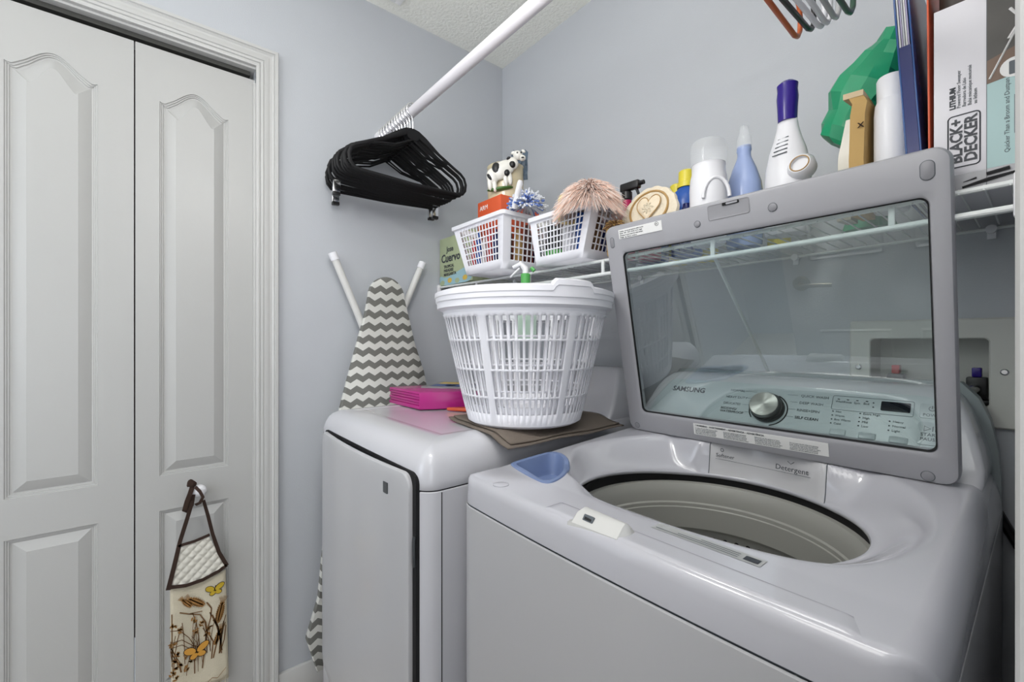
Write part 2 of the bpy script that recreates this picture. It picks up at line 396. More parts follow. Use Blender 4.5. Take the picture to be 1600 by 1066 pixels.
# ceiling vent near the left wall
t = thing('ceiling_vent', 'bright white ceiling air vent by the left wall', 'vent', (0.16, -0.66, 2.44))
bm = bmesh.new(); box(bm, (0.065, -0.80, 2.432), (0.26, -0.775, 2.44)); box(bm, (0.065, -0.56, 2.432), (0.26, -0.538, 2.44)); box(bm, (0.065, -0.775, 2.432), (0.085, -0.56, 2.44)); box(bm, (0.24, -0.775, 2.432), (0.26, -0.56, 2.44))
finish('vent_frame', bm, mat('vent_white', (0.93, 0.93, 0.93), 0.4), t, bev=0.001)
for k in range(9):
    bm = bmesh.new(); M = Matrix.Translation((0.0, -0.762 + k * 0.024, 2.436)) @ Matrix.Rotation(0.6, 4, 'X')
    box(bm, (0.085, -0.010, -0.001), (0.24, 0.010, 0.001), M=M); finish('louver', bm, mat('vent_white', (0.9, 0.9, 0.9)), t, smooth=False)

# ================================================================ WASHER
X0, X1, XC = 0.865, 1.55, 1.2075
HC = (1.2075, -0.482); HR = 0.233; CUT = -0.632
def front_y(x): return -0.792 - 0.010 * (1 - min(1, ((x - XC) / 0.34) ** 2))
def outline(z_in=0.0, x0=X0, x1=X1, yb=-0.05, r=0.045, n=8, nf=20, fy=front_y):
    """rounded outline with a bowed front, counterclockwise, inset by z_in"""
    d = z_in; pts = []
    x0 += d; x1 -= d; rr = max(0.004, r - d)
    yf = lambda x: fy(x) + d
    for i in range(n + 1):
        a = math.radians(180 + 90 * i / n); pts.append((x0 + rr + rr * math.cos(a), yf(x0 + rr) + rr + rr * math.sin(a)))
    for i in range(1, nf):
        x = lerp(x0 + rr, x1 - rr, i / nf); pts.append((x, yf(x)))
    for i in range(n + 1):
        a = math.radians(270 + 90 * i / n); pts.append((x1 - rr + rr * math.cos(a), yf(x1 - rr) + rr + rr * math.sin(a)))
    pts += [(x1, yb - 0.02 - d), (x1 - 0.02, yb - d), (x0 + 0.02, yb - d), (x0, yb - 0.02 - d)]
    return pts
washer = thing('washing_machine', 'white top load washing machine with its grey framed glass lid open', 'washing machine', (XC, -0.43, 0))
bm = bmesh.new()
o3 = lambda d, z: [Vector((p[0], p[1], z)) for p in outline(d)]
rings(bm, [o3(0.012, 0.02), o3(0.0, 0.03), o3(0.0, 0.862), o3(0.0015, 0.8645)], cap1=False)
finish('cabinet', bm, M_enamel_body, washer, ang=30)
for fx in (0.93, 1.48):
    for fy_ in (-0.72, -0.12): 
        bm = bmesh.new(); lathe(bm, [(0.02, 0), (0.02, 0.008), (0.01, 0.01), (0.01, 0.022)], c=(fx, fy_, 0), n=16); finish('leg', bm, M_black, washer)
bm = bmesh.new(); rings(bm, [o3(0.0035, 0.8640), o3(0.0035, 0.8685)], cap0=False, cap1=False)
finish('seam_gasket', bm, M_inkg, washer)

def rr_sdf(x, y):     # inset distance inside the body outline (positive inside)
    r = 0.045; yf = front_y(x)
    dx = min(x - X0, X1 - x); dy = y - yf; db = -0.05 - y
    if dx < r and dy < r: s = r - math.hypot(r - dx, r - dy)
    else: s = min(dx, dy)
    return min(s, db)
def zt(y): return lerp(0.918, 0.9435, max(0, min(1, (y + 0.70) / 0.43)))
def deck_z(x, y, dr_, ang):
    back = sm((math.sin(ang) - 0.72) / 0.16)
    side = abs(math.cos(ang))
    w = lerp(0.075, 0.010, back); w = lerp(w, 0.030, sm(1.3 - abs(math.degrees(ang) - 212) / 26)) 
    zr = lerp(0.874, 0.889, max(0, min(1, (-0.30 - y) / 0.33)))
    z = zr + (zt(y) - zr) * sm(dr_ / w) if dr_ < w else zt(y)
    s = rr_sdf(x, y); dx = min(x - X0, X1 - x); dy = y - front_y(x)
    ex = max(0, 1 - dx / (0.022 if x < XC else 0.028)); ey = max(0, 1 - dy / 0.020)
    e = max(math.hypot(ex, ey), 1 - s / 0.010 if s < 0.010 else 0); e = min(1, e)
    p = lerp(2.0, 3.2, sm((ey - ex + 0.2) / 0.4))
    return z - (z - 0.868) * (1 - max(0, 1 - e ** p) ** (1 / p))
NA, NR = 288, 56
ths = [2 * PI * i / NA for i in range(NA)]
def rin(a):
    r = HR; s = math.sin(a)
    if s < 0:
        rc = (CUT - HC[1]) / s
        k = 10.0   # smooth minimum of circle and chord
        r = (HR ** -k + rc ** -k) ** (-1 / k)
    return r
def rout(a):
    lo, hi = HR * 0.5, 0.75
    for _ in range(40):
        mid = (lo + hi) / 2
        if rr_sdf(HC[0] + mid * math.cos(a), HC[1] + mid * math.sin(a)) > 0: lo = mid
        else: hi = mid
    return lo
cup = [(0.889, -0.677), (1.019, -0.707), (1.030, -0.690), (1.018, -0.650), (0.991, -0.611), (0.945, -0.572), (0.905, -0.553), (0.880, -0.556), (0.873, -0.58), (0.880, -0.64)]
cup = [(0.893, -0.682), (1.005, -0.706), (1.022, -0.700), (1.024, -0.680), (1.010, -0.640), (0.980, -0.600), (0.945, -0.570), (0.912, -0.556), (0.893, -0.562), (0.887, -0.585), (0.885, -0.665)]
def inpoly(p, poly):
    c = False; n = len(poly)
    for i in range(n):
        (xa, ya), (xb, yb) = poly[i], poly[(i + 1) % n]
        if (ya > p[1]) != (yb > p[1]) and p[0] < (xb - xa) * (p[1] - ya) / (yb - ya) + xa: c = not c
    return c
def shrink(poly, d, c=None):
    cx = sum(p[0] for p in poly) / len(poly); cy = sum(p[1] for p in poly) / len(poly); out = []
    for p in poly:
        v = Vector((p[0] - cx, p[1] - cy)); l = v.length; v *= (l - d) / l; out.append((cx + v.x, cy + v.y))
    return out
cup_in = shrink(cup, 0.006)
DRX = (1.108, 1.337)
bmD = bmesh.new(); bmW = bmesh.new()
grid = []
ts = [sm(i / NR) * 0.45 + (i / NR) * 0.55 for i in range(NR + 1)]
for a in ths:
    ri, ro = rin(a), rout(a); col = []
    for t_ in ts:
        r = lerp(ri, ro, t_); x = HC[0] + r * math.cos(a); y = HC[1] + r * math.sin(a)
        col.append(Vector((x, y, deck_z(x, y, r - ri, a))))
    grid.append(col)
vD = [[bmD.verts.new(p) for p in col] for col in grid]; vW = [[bmW.verts.new(p) for p in col] for col in grid]
for i in range(NA):
    for j in range(NR):
        q = (i + 1) % NA; mid = (grid[i][j] + grid[q][j + 1]) / 2
        isdr = DRX[0] < mid.x < DRX[1] and -0.30 < mid.y < -0.222
        if inpoly((mid.x, mid.y), cup_in): continue
        tgt = (bmW, vW) if isdr else (bmD, vD)
        V = tgt[1]; tgt[0].faces.new((V[i][j], V[i][j + 1], V[q][j + 1], V[q][j]))
for b_ in (bmD, bmW):
    # lip turned down at the rim of the opening
    bmesh.ops.delete(b_, geom=[v for v in b_.verts if not v.link_faces], context='VERTS')
lip = bmesh.new()
rings(lip, [[Vector((HC[0] + (rin(a) + dr_) * math.cos(a), HC[1] + (rin(a) + dr_) * math.sin(a), grid[i][0].z + dz)) for i, a in enumerate(ths)] for dr_, dz in ((0.0, 0.0), (-0.0015, -0.002), (-0.0012, -0.006), (0.004, -0.010))], cap0=False, cap1=False)
finish('opening_lip', lip, M_deck, washer, ang=60)
finish('deck', bmD, M_deck, washer, ang=50)
dw = finish('dispenser_drawer', bmW, mat('drawer_white', (0.56, 0.56, 0.575), 0.25, coat=0.4), washer, ang=50)
# thin dark joints beside the drawer
for xs in DRX:
    bm = bmesh.new(); pts = []
    for j in range(0, 26):
        best = min(range(NA), key=lambda i: abs(grid[i][j].x - xs) + (9 if grid[i][j].y < -0.4 else 0))
        g = grid[best][j]
        if g.y > -0.222: break
        pts.append(Vector((xs, g.y - 0.0003, g.z + 0.0004)))
    tube(bm, pts, 0.0008, 5); finish('drawer_joint', bm, M_inkg, dw)
# drawer lettering: front of drawer is a nearly vertical face
dy_ = HC[1] + HR
def dfr(x, z): 
    return frame((x, HC[1] + math.sqrt(max(0.0, HR ** 2 - (x - HC[0]) ** 2)) + 0.004, z), (1, 0, 0), (0, 0.35, 1))
text('lettering', 'Softener', frame((1.122, -0.2645, 0.915), (1, 0.06, 0), (0, 0.12, 1)), 0.0115, M_ink, dw)
text('lettering', 'Detergent', frame((1.245, -0.2645, 0.915), (1, -0.06, 0), (0, 0.12, 1)), 0.0145, M_ink, dw)
bm = bmesh.new(); tube(bm, [(1.122, -0.2665, 0.9105), (1.21, -0.2635, 0.9105), (1.318, -0.2665, 0.9105)], 0.0004, 4); finish('print_line', bm, M_inkg, dw)
bm = bmesh.new(); tube(bm, [Vector((1.135, -0.2625, 0.931)) + Vector((0.0035 * math.cos(a), 0, 0.0035 * math.sin(a))) for a in [i * PI / 6 for i in range(12)]], 0.0006, 4, closed=True)
tube(bm, [(1.267, -0.2625, 0.934), (1.273, -0.2625, 0.929), (1.279, -0.2625, 0.934)], 0.0006, 4); finish('print_symbol', bm, M_ink, dw)['kind'] = 'stuff'

# bleach cup
cz = 0.9205
def dz(x, y):
    a = math.atan2(y - HC[1], x - HC[0]) % (2 * PI); return deck_z(x, y, max(0, math.hypot(x - HC[0], y - HC[1]) - rin(a)), a)
def cz_(p): return max(dz(p[0], p[1]), zt(p[1]) - 0.004) + 0.0010
bm = bmesh.new()
def sub(poly, n=5):  # round the polygon by Chaikin
    for _ in range(3):
        q = []
        for i in range(len(poly)):
            a, c = Vector(poly[i]), Vector(poly[(i + 1) % len(poly)]); q += [tuple(a * 0.75 + c * 0.25), tuple(a * 0.25 + c * 0.75)]
        poly = q
    return poly
cp = sub(shrink(cup, -0.004))
lv = [(0.0, -0.001), (0.001, 0.001), (0.003, 0.0018), (0.012, 0.0010), (0.0135, -0.002), (0.0165, -0.034), (0.019, -0.038), (0.026, -0.040)]
rings(bm, [[Vector((p[0], p[1], (cz_(p) if h > -0.01 else 0.92) + h)) for p in shrink(cp, d)] for d, h in lv], cap0=False)
finish('bleach_cup', bm, M_blueplastic, washer, ang=28)
bm = bmesh.new(); NXp, NYp = 40, 10; V = []
for i in range(NXp + 1):
    row = []
    for j in range(NYp + 1):
        u, v = i / NXp, j / NYp
        x = lerp(1.10, lerp(1.503, 1.488, v), u); y = lerp(front_y(x) + 0.011, -0.7485, v)
        e = min(i, NXp - i, j, NYp - j); row.append(bm.verts.new((x, y, dz(x, y) + (-0.001 if e == 0 else 0.0019 if e == 1 else 0.0022))))
    V.append(row)
for i in range(NXp):
    for j in range(NYp): bm.faces.new((V[i][j], V[i + 1][j], V[i + 1][j + 1], V[i][j + 1]))
finish('ledge_panel', bm, M_deck, washer, ang=60)
# round bumper pads, ledge panel and latch
for x_, y_ in ((0.973, -0.775), (1.435, -0.772)):
    bm = bmesh.new(); lathe(bm, [(0.0145, -0.004), (0.0145, 0.0004), (0.0135, 0.0008), (0.0132, 0.0004), (0.006, 0.0014)], c=(x_, y_ + 0.004, dz(x_, y_ + 0.004) + 0.0005), n=28); finish('bumper_pad', bm, M_deck, washer, ang=30)
bm = bmesh.new()
lx = [(1.160, 0), (1.163, 1), (1.246, 1), (1.250, 0)]; rs = []
for i in range(13):
    u = i / 12; x = lerp(1.160, 1.250, u); e = min(1, min(u, 1 - u) * 12); e = math.sqrt(e); yb_ = lerp(-0.747, -0.752, u); yf_ = lerp(-0.796, -0.790, u) if u < 0.99 else -0.782
    rs.append([Vector((x, y, z)) for y, z in ((yb_, 0.914), (yb_ - 0.001, 0.9165 + 0.002 * e), (yb_ - 0.006, 0.919 + 0.006 * e), (yb_ - 0.014, 0.9195 + 0.0125 * e), (yb_ - 0.019, 0.9195 + 0.0135 * e), (yf_ + 0.014, 0.9195 + 0.0105 * e), (yf_ + 0.001, 0.917 + 0.001 * e), (yf_, 0.912))])
rings(bm, rs)
la = finish('lid_lock', bm, mat('warm_white_plastic', (0.60, 0.60, 0.585), 0.35), washer, ang=35)
S_ = frame((1.190, -0.7835, 0.9268), (1, 0, 0), (0, 0.62, 0.78))
bm = bmesh.new(); prism(bm, rrect(-0.009, -0.0045, 0.009, 0.0045, 0.0012, 3), S_, -0.003, 0.0012); finish('lock_slot', bm, M_inkg, la, smooth=False)
bm = bmesh.new(); prism(bm, [(-0.006, -0.003), (0.006, -0.003), (0.006, 0.0), (-0.006, 0.001)], S_, 0.0, 0.0018); finish('lock_tongue', bm, M_black, la, smooth=False)
# caution strip on the front of the opening
def strip(x0, x1, y0, y1, m_, nm, dz, par):
    bm = bmesh.new(); n = 14; A = []
    for yy in (y0, y1):
        row = []
        for i in range(n + 1):
            x = lerp(x0, x1, i / n); a = math.atan2(yy - HC[1], x - HC[0]); r = math.hypot(x - HC[0], yy - HC[1])
            row.append(bm.verts.new((x, yy, deck_z(x, yy, max(0, r - rin(a)), a % (2 * PI)) + dz)))
        A.append(row)
    for i in range(n): bm.faces.new((A[0][i], A[0][i + 1], A[1][i + 1], A[1][i]))
    return finish(nm, bm, m_, par, smooth=False)
cl = strip(1.25, 1.392, -0.722, -0.700, mat('strip_grey', (0.40, 0.41, 0.41), 0.4), 'caution_strip', 0.0006, washer)
for k in range(3): strip(1.255 + 0.03 * k, 1.365, -0.718 + 0.005 * k, -0.7165 + 0.005 * k, M_inkg, 'print_line', 0.0010, cl)
strip(1.371, 1.388, -0.718, -0.706, M_ink, 'print_symbol', 0.0010, cl)

# drum
drum = bmesh.new()
lathe(drum, [(0.2365, 0.872), (0.238, 0.862), (0.242, 0.85), (0.250, 0.835), (0.262, 0.83)], c=(*HC, 0), n=96, cap0=False, cap1=False)
finish('rim_gap', drum, M_gap, washer)  # shade of the gap under the rim, put in as a black wall
bm = bmesh.new()
lathe(bm, [(0.258, 0.836), (0.250, 0.846), (0.243, 0.849), (0.236, 0.846), (0.232, 0.838), (0.228, 0.822), (0.227, 0.806), (0.2235, 0.803), (0.2235, 0.796), (0.2215, 0.794), (0.2215, 0.748), (0.226, 0.742)], c=(*HC, 0), n=96, cap0=False, cap1=False)
finish('balance_ring', bm, M_tubring, washer, ang=25)
bm = bmesh.new(); lathe(bm, [(0.262, 0.84), (0.2625, 0.836)], c=(*HC, 0), n=64, cap0=False, cap1=False)
lathe(bm, [(0.228, 0.7425), (0.236, 0.73), (0.237, 0.52), (0.22, 0.50), (0.12, 0.49), (0.10, 0.52), (0.05, 0.55), (0.01, 0.56)], c=(*HC, 0), n=96, cap0=False)
dm = finish('drum', bm, M_tubsteel, washer, ang=40)
hb = None
for zz_ in (0.722, 0.700, 0.678):
    for k in range(64):
        a = 2 * PI * (k + (0.5 if zz_ < 0.71 else 0)) / 64
        if not (0 < a < PI): continue
        if hb is None:
            bm = bmesh.new(); lathe(bm, [(0.0052, -0.0008), (0.0052, 0.0008), (0.004, 0.0014)], n=12, M=Matrix.Rotation(-PI / 2, 4, 'Y'))
            bmesh.ops.recalc_face_normals(bm, faces=bm.faces)
            hb = bpy.data.meshes.new('drum_hole'); bm.to_mesh(hb); bm.free(); hb.materials.append(M_gap)
        o = bpy.data.objects.new('drum_hole', hb); COL.objects.link(o); o.parent = dm
        mm = Matrix.Translation((HC[0] + 0.2362 * math.cos(a), HC[1] + 0.2362 * math.sin(a), zz_)) @ Matrix.Rotation(a, 4, 'Z')
        o.matrix_local = WM[washer].inverted() @ mm

# console
def console(parent, xc, sx=1.0, name='console', m_=M_enamel):
    lv = [(0.90, -0.235, 0.320), (0.943, -0.230, 0.330), (0.965, -0.215, 0.330), (0.99, -0.1985, 0.325), (1.02, -0.1785, 0.3165), (1.05, -0.1585, 0.307), (1.070, -0.145, 0.297), (1.081, -0.1365, 0.288), (1.088, -0.128, 0.279), (1.092, -0.118, 0.268), (1.0935, -0.108, 0.255)]
    bm = bmesh.new()
    rs = [[Vector((p[0], p[1], z)) for p in rrect(xc - w * sx, f, xc + w * sx, -0.045 - (0.02 if z > 1.085 else 0), 0.012 if z < 1.08 else 0.02, 4)] for z, f, w in lv]
    rings(bm, rs)
    return finish(name, bm, m_, parent, ang=40)
con = console(washer, XC)
Ke = Vector((0, 0.09, 0.135)).normalized(); K0 = Vector((0, -0.225, 0.95)); Kn = Vector((1, 0, 0)).cross(Ke)
def kf(x, v, h=0.0): return frame(Vector((x, 0, 0)) + K0 + Ke * v + Kn * h, (1, 0, 0), Ke)
KF = kf(0, 0)
# face film
bm = bmesh.new()
fp = [(0.905, 0.005), (1.512, 0.005), (1.505, 0.06), (1.492, 0.115), (1.478, 0.140), (1.465, 0.1475), (1.448, 0.1495), (0.968, 0.1495), (0.950, 0.1475), (0.938, 0.140), (0.92, 0.10), (0.908, 0.05)]
prism(bm, fp, KF, -0.001, 0.0016); film = finish('control_panel', bm, M_console, con, smooth=False)
KB = 0.0020
text('lettering', 'SAMSUNG', kf(0.955, 0.1125, KB), 0.0195, M_ink, film, squeeze=1.0, bold=0.0004)
for s_, x, v, b_ in (('NORMAL', 1.107, 0.125, 0), ('HEAVY DUTY', 1.100, 0.1065, 0), ('DELICATES', 1.098, 0.089, 0), ('BEDDING/', 1.095, 0.075, 0.0001), ('WATERPROOF', 1.095, 0.067, 0.0001), ('QUICK WASH', 1.258, 0.125, 0), ('DEEP WASH', 1.258, 0.108, 0), ('RINSE+SPIN', 1.256, 0.090, 0), ('SELF CLEAN', 1.255, 0.072, 0.0002)):
    text('lettering', s_, kf(x, v, KB), 0.0082, M_ink if b_ else M_inkg, film, bold=b_)
bm = bmesh.new()
for x0, x1, v in ((1.142, 1.168, 0.127), (1.148, 1.163, 0.109), (1.143, 1.162, 0.091), (1.152, 1.163, 0.073), (1.232, 1.252, 0.127), (1.240, 1.254, 0.110), (1.240, 1.254, 0.092), (1.236, 1.252, 0.074)):
    tube(bm, [KF @ Vector((x0, v + 0.001, KB)), KF @ Vector((x1, v + 0.001, KB))], 0.0003, 4)
finish('print_line', bm, M_inkg, film)
text('lettering', 'VIBRATION REDUCTION', kf(0.935, 0.013, KB), 0.006, M_inkg, film)
# knob
kb = bmesh.new(); lathe(kb, [(0.0345, 0.0), (0.0345, 0.012), (0.033, 0.0135)], c=(1.199, 0.088, 0), n=48, M=KF); kn = finish('dial', kb, M_black, film, ang=40)
kb = bmesh.new(); lathe(kb, [(0.0310, 0.012), (0.0310, 0.024), (0.0295, 0.0262), (0.0288, 0.0258), (0.002, 0.0255)], c=(1.197, 0.088, 0), n=64, M=KF)
# radially brushed cap: anisotropic fan by angle
M_dial = bpy.data.materials.new('radial_brushed_steel'); M_dial.use_nodes = True
nt = M_dial.node_tree; b = nt.nodes['Principled BSDF']; b.inputs['Metallic'].default_value = 1; b.inputs['Roughness'].default_value = 0.30; b.inputs['Base Color'].default_value = (0.45, 0.44, 0.42, 1)
b.inputs['Anisotropic'].default_value = 0.85
tg = nt.nodes.new('ShaderNodeVectorTransform'); 
tcn = nt.nodes.new('ShaderNodeTexCoord'); sub_ = nt.nodes.new('ShaderNodeVectorMath'); sub_.operation = 'SUBTRACT'
dc = WM[washer].inverted() @ (KF @ Vector((1.197, 0.088, 0.0255)))
sub_.inputs[1].default_value = dc; nt.links.new(tcn.outputs['Object'], sub_.inputs[0])
crs = nt.nodes.new('ShaderNodeVectorMath'); crs.operation = 'CROSS_PRODUCT'; crs.inputs[1].default_value = Kn
nt.links.new(sub_.outputs[0], crs.inputs[0]); nt.links.new(crs.outputs[0], b.inputs['Tangent'])
finish('dial_cap', kb, M_dial, kn, ang=15)
bm = bmesh.new(); tube(bm, [KF @ Vector((1.199 + 0.0395 * math.cos(a), 0.086 + 0.0395 * math.sin(a), 0.0018)) for a in [math.radians(-75 + i * 10) for i in range(15)]], [(0.0012, 0.0018)] * 15, 6)
tube(bm, [KF @ Vector((1.199 + 0.0385 * math.cos(a), 0.086 + 0.0385 * math.sin(a), 0.0018)) for a in [math.radians(178 + i * 8) for i in range(6)]], 0.0013, 6)
finish('dial_scale_ring', bm, M_black, film)
# display and leds
bm = bmesh.new(); prism(bm, rrect(1.396, 0.1105, 1.4395, 0.1305, 0.002, 3), KF, 0.0014, 0.0028); finish('display', bm, mat('display_black', (0.012, 0.014, 0.02), 0.06), film, smooth=False)
def outline_tube(pts, r, nm, par, m_=M_inkg, h=KB):
    bm = bmesh.new(); tube(bm, [KF @ Vector((p[0], p[1], h)) for p in pts], r, 4, closed=True); return finish(nm, bm, m_, par)
outline_tube(rrect(1.317, 0.103, 1.444, 0.135, 0.003, 3), 0.0004, 'print_frame', film)
leds = [(1.327 + k * 0.0155, 0.1275, 1) for k in range(4)] + [(1.384, 0.1255, 0), (1.3845, 0.116, 0)]
leds += [(1.321, v, 0) for v in (0.0985, 0.0895, 0.0805, 0.0715)] + [(1.366, v, 0) for v in (0.0995, 0.0905, 0.0815, 0.0725)] + [(1.412, v, 0) for v in (0.0895, 0.080, 0.0705)]
for x, v, sq in leds:
    bm = bmesh.new(); prism(bm, rrect(x - 0.002, v - 0.0009, x + 0.002, v + 0.0009, 0.0005, 2) if sq else circ(x, v, 0.0014, 10), KF, 0.001, 0.0022); finish('indicator', bm, M_ink, film, smooth=False)
for s_, x, v in (('Hot', 1.3255, 0.0965), ('Warm', 1.3255, 0.0875), ('Eco Warm', 1.3255, 0.0785), ('Cold', 1.3255, 0.0695), ('Extra High', 1.3705, 0.0975), ('High', 1.3705, 0.0885), ('Mid', 1.3705, 0.0795), ('Low', 1.3705, 0.0705), ('Heavy', 1.4165, 0.0875), ('Normal', 1.4165, 0.078), ('Light', 1.4165, 0.0685),
                 ('Wash', 1.322, 0.120), ('Rinse', 1.336, 0.120), ('Spin', 1.353, 0.120), ('End', 1.3685, 0.120)):
    text('lettering', s_, kf(x, v, KB), 0.0062, M_inkg, film)
for s_, x in (('Temp.', 1.326), ('Water Level', 1.368), ('Soil', 1.421)): text('lettering', s_, kf(x, 0.0375, KB), 0.0068, M_ink, film)
for x0 in (1.321, 1.368, 1.414):
    bm = bmesh.new(); rings(bm, [[KF @ Vector((p[0], p[1], h)) for p in rrect(x0 + d, 0.046 + d, x0 + 0.027 - d, 0.060 - d, 0.0025, 4)] for d, h in ((0, 0.001), (0.0004, 0.0028), (0.0015, 0.0036))], cap0=False)
    finish('button', bm, M_console, film, ang=30)
for v0, v1, nm in ((0.103, 0.1335, 'power'), (0.050, 0.096, 'start')):
    bm = bmesh.new(); rings(bm, [[KF @ Vector((p[0], p[1], h)) for p in rrect(1.452 + d, v0 + d, 1.486 - d, v1 - d, 0.004, 4)] for d, h in ((0, 0.001), (0.0005, 0.0026), (0.0016, 0.0032))], cap0=False)
    bt = finish('button', bm, M_console, film, ang=30)
    if nm == 'power':
        bm = bmesh.new(); tube(bm, [KF @ Vector((1.469 + 0.0045 * math.cos(a), 0.1225 + 0.0045 * math.sin(a), 0.0036)) for a in [math.radians(120 + i * 30) for i in range(11)]], 0.0005, 4)
        tube(bm, [KF @ Vector((1.469, 0.1225, 0.0036)), KF @ Vector((1.469, 0.1285, 0.0036))], 0.0005, 4); finish('power_symbol', bm, M_ink, bt)
        text('lettering', 'POWER', kf(1.457, 0.107, 0.0034), 0.0078, M_inkg, bt)
    else:
        bm = bmesh.new(); tube(bm, [KF @ Vector(p) for p in ((1.461, 0.077, 0.0036), (1.461, 0.087, 0.0036), (1.4695, 0.082, 0.0036))], 0.0005, 4, closed=True)
        for xx in (1.4725, 1.476): tube(bm, [KF @ Vector((xx, 0.077, 0.0036)), KF @ Vector((xx, 0.087, 0.0036))], 0.0005, 4)
        finish('start_symbol', bm, M_ink, bt)
        text('lettering', 'START', kf(1.4565, 0.0675, 0.0034), 0.0086, M_ink, bt); text('lettering', 'PAUSE', kf(1.4565, 0.0585, 0.0034), 0.0086, M_ink, bt)

# rear cabinet hump beside the console (grey back cover seen at the right)
bm = bmesh.new()
rs = []
for z, w in ((0.60, 0.341), (0.87, 0.3415), (0.93, 0.341), (0.98, 0.337), (1.03, 0.328), (1.07, 0.313), (1.098, 0.29)):
    rs.append([Vector((XC + a, y, z)) for a, y in ((-w, -0.060), (w, -0.060), (w, -0.020), (-w, -0.020))])
rings(bm, rs); finish('back_cover', bm, M_consolegrey, washer, ang=30)

# lid
Le = Vector((0, -0.112, 0.525)).normalized(); L0 = Vector((0, -0.269, 0.943)); Ln = Vector((1, 0, 0)).cross(Le)
LF = frame(L0, (1, 0, 0), Le)
LX0, LX1, LV = 0.893, 1.515, 0.530
GX0, GX1, GV0, GV1 = 0.938, 1.489, 0.054, 0.461
bm = bmesh.new(); N = 8
def lr(d, h): return [LF @ Vector((p[0], p[1], h)) for p in rrect(LX0 + d, 0.0 + d, LX1 - d, LV - d, 0.022 - min(d, 0.008), N)]
def gr(d, h, r=0.012): return [LF @ Vector((p[0], p[1], h)) for p in rrect(GX0 + d, GV0 + d, GX1 - d, GV1 - d, r, N)]
rings(bm, [gr(0.0, -0.020), lr(0.006, -0.030), lr(0.0, -0.024), lr(0.0, -0.006), lr(0.0025, -0.001), lr(0.007, 0.0004), gr(-0.010, -0.0005), gr(-0.003, -0.0015), gr(0.0, -0.004), gr(0.0, -0.020)], cap0=False, cap1=False)
lid = finish('lid_frame', bm, M_lid, washer, ang=30)
bm = bmesh.new(); prism(bm, rrect(GX0 - 0.002, GV0 - 0.002, GX1 + 0.002, GV1 + 0.002, 0.013, 6), LF, -0.0095, -0.0065)
bmesh.ops.recalc_face_normals(bm, faces=bm.faces); bm.normal_update()
for f in bm.faces: f.material_index = 0 if abs(f.normal.dot(Ln)) > 0.9 and (f.calc_center_median() - (L0 + Ln * -0.0065)).dot(Ln) > -0.001 else 1
finish('glass_pane', bm, [M_glass, M_glassb], lid, smooth=False)
bm = bmesh.new(); rings(bm, [gr(-0.0002, -0.002), gr(0.0018, -0.0062), gr(0.002, -0.0066), gr(-0.001, -0.0066)], cap0=False, cap1=False); finish('glass_seal', bm, M_gap, lid)
def padlid(poly, nm, h=0.0016):
    bm = bmesh.new(); rings(bm, [[LF @ Vector((p[0], p[1], z)) for p in shrink(poly, d)] for d, z in ((0, -0.0015), (0.0003, h - 0.0006), (0.0012, h))], cap0=False)
    rm = bmesh.new(); tube(rm, [LF @ Vector((p[0], p[1], 0.0006)) for p in poly], 0.0006, 4, closed=True)
    p_ = finish(nm, bm, M_liddk, lid, ang=40); finish('pad_rim', rm, M_inkg, p_)
padlid(circ(1.134, 0.492, 0.0065), 'bumper_pad'); padlid(circ(1.279, 0.4935, 0.0075), 'bumper_pad')
padlid(rrect(0.908, 0.478, 0.919, 0.503, 0.0054, 6), 'bumper_pad'); padlid(rrect(1.481, 0.485, 1.497, 0.513, 0.0078, 6), 'bumper_pad')
padlid(circ(0.918, 0.0145, 0.007), 'bumper_pad'); padlid(circ(1.477, 0.0125, 0.0085), 'bumper_pad')
# hand pull recess in the top rail
bm = bmesh.new(); hp = rrect(1.160, 0.494, 1.238, 0.5225, 0.004, 4)
rings(bm, [[LF @ Vector((p[0], p[1], h)) for p in shrink(hp, d)] for d, h in ((-0.002, 0.0006), (-0.0008, 0.0014), (0.001, 0.0008), (0.004, 0.0006))], cap0=False); hd = finish('hand_pull', bm, mat('lid_recess', (0.30, 0.30, 0.32), 0.4), lid, ang=40)
bm = bmesh.new(); prism(bm, rrect(1.189, 0.5165, 1.221, 0.5225, 0.0015, 3), LF, -0.002, 0.0022); finish('latch_slot', bm, M_gap, hd, smooth=False)
bm = bmesh.new(); prism(bm, rrect(1.197, 0.5178, 1.219, 0.5214, 0.0015, 3), LF, 0.0, 0.0038); finish('latch_hook', bm, M_lid, hd)
# stickers
bm = bmesh.new(); prism(bm, [(0.936, 0.4955), (1.053, 0.4955), (1.053, 0.5175), (0.936, 0.5175)], LF, 0.0, 0.0012); s1 = finish('sticker', bm, M_paper, lid, smooth=False, label='small white rating sticker at the top corner')
lf = lambda x, v, h=0.0014: frame(Vector((x, 0, 0)) + L0 + Le * v + Ln * h, (1, 0, 0), Le)
for k, s_ in enumerate(('Caution - do not put hands in while it turns', 'Model   WA   120 V  60 Hz  6.7 A  single', 'Attention: ne pas mettre les mains dedans', 'Weight   kg  Made in  serial no.')):
    text('lettering', s_, lf(0.939, 0.5115 - k * 0.0048), 0.0042, M_ink, s1, squeeze=0.9)
text('lettering', 'UL', lf(1.037, 0.5105), 0.005, M_ink, s1)
outl = bmesh.new(); tube(outl, [LF @ Vector((1.0405 + 0.0045 * math.cos(a), 0.512 + 0.0045 * math.sin(a), 0.0014)) for a in [i * PI / 6 for i in range(12)]], 0.0004, 4, closed=True); finish('print_symbol', outl, M_ink, s1)
bm = bmesh.new(); prism(bm, [(1.075, 0.017), (1.341, 0.017), (1.341, 0.0435), (1.075, 0.0435)], LF, 0.0, 0.0012); s2 = finish('sticker', bm, M_paper, lid, smooth=False, label='long white warning sticker below the glass')
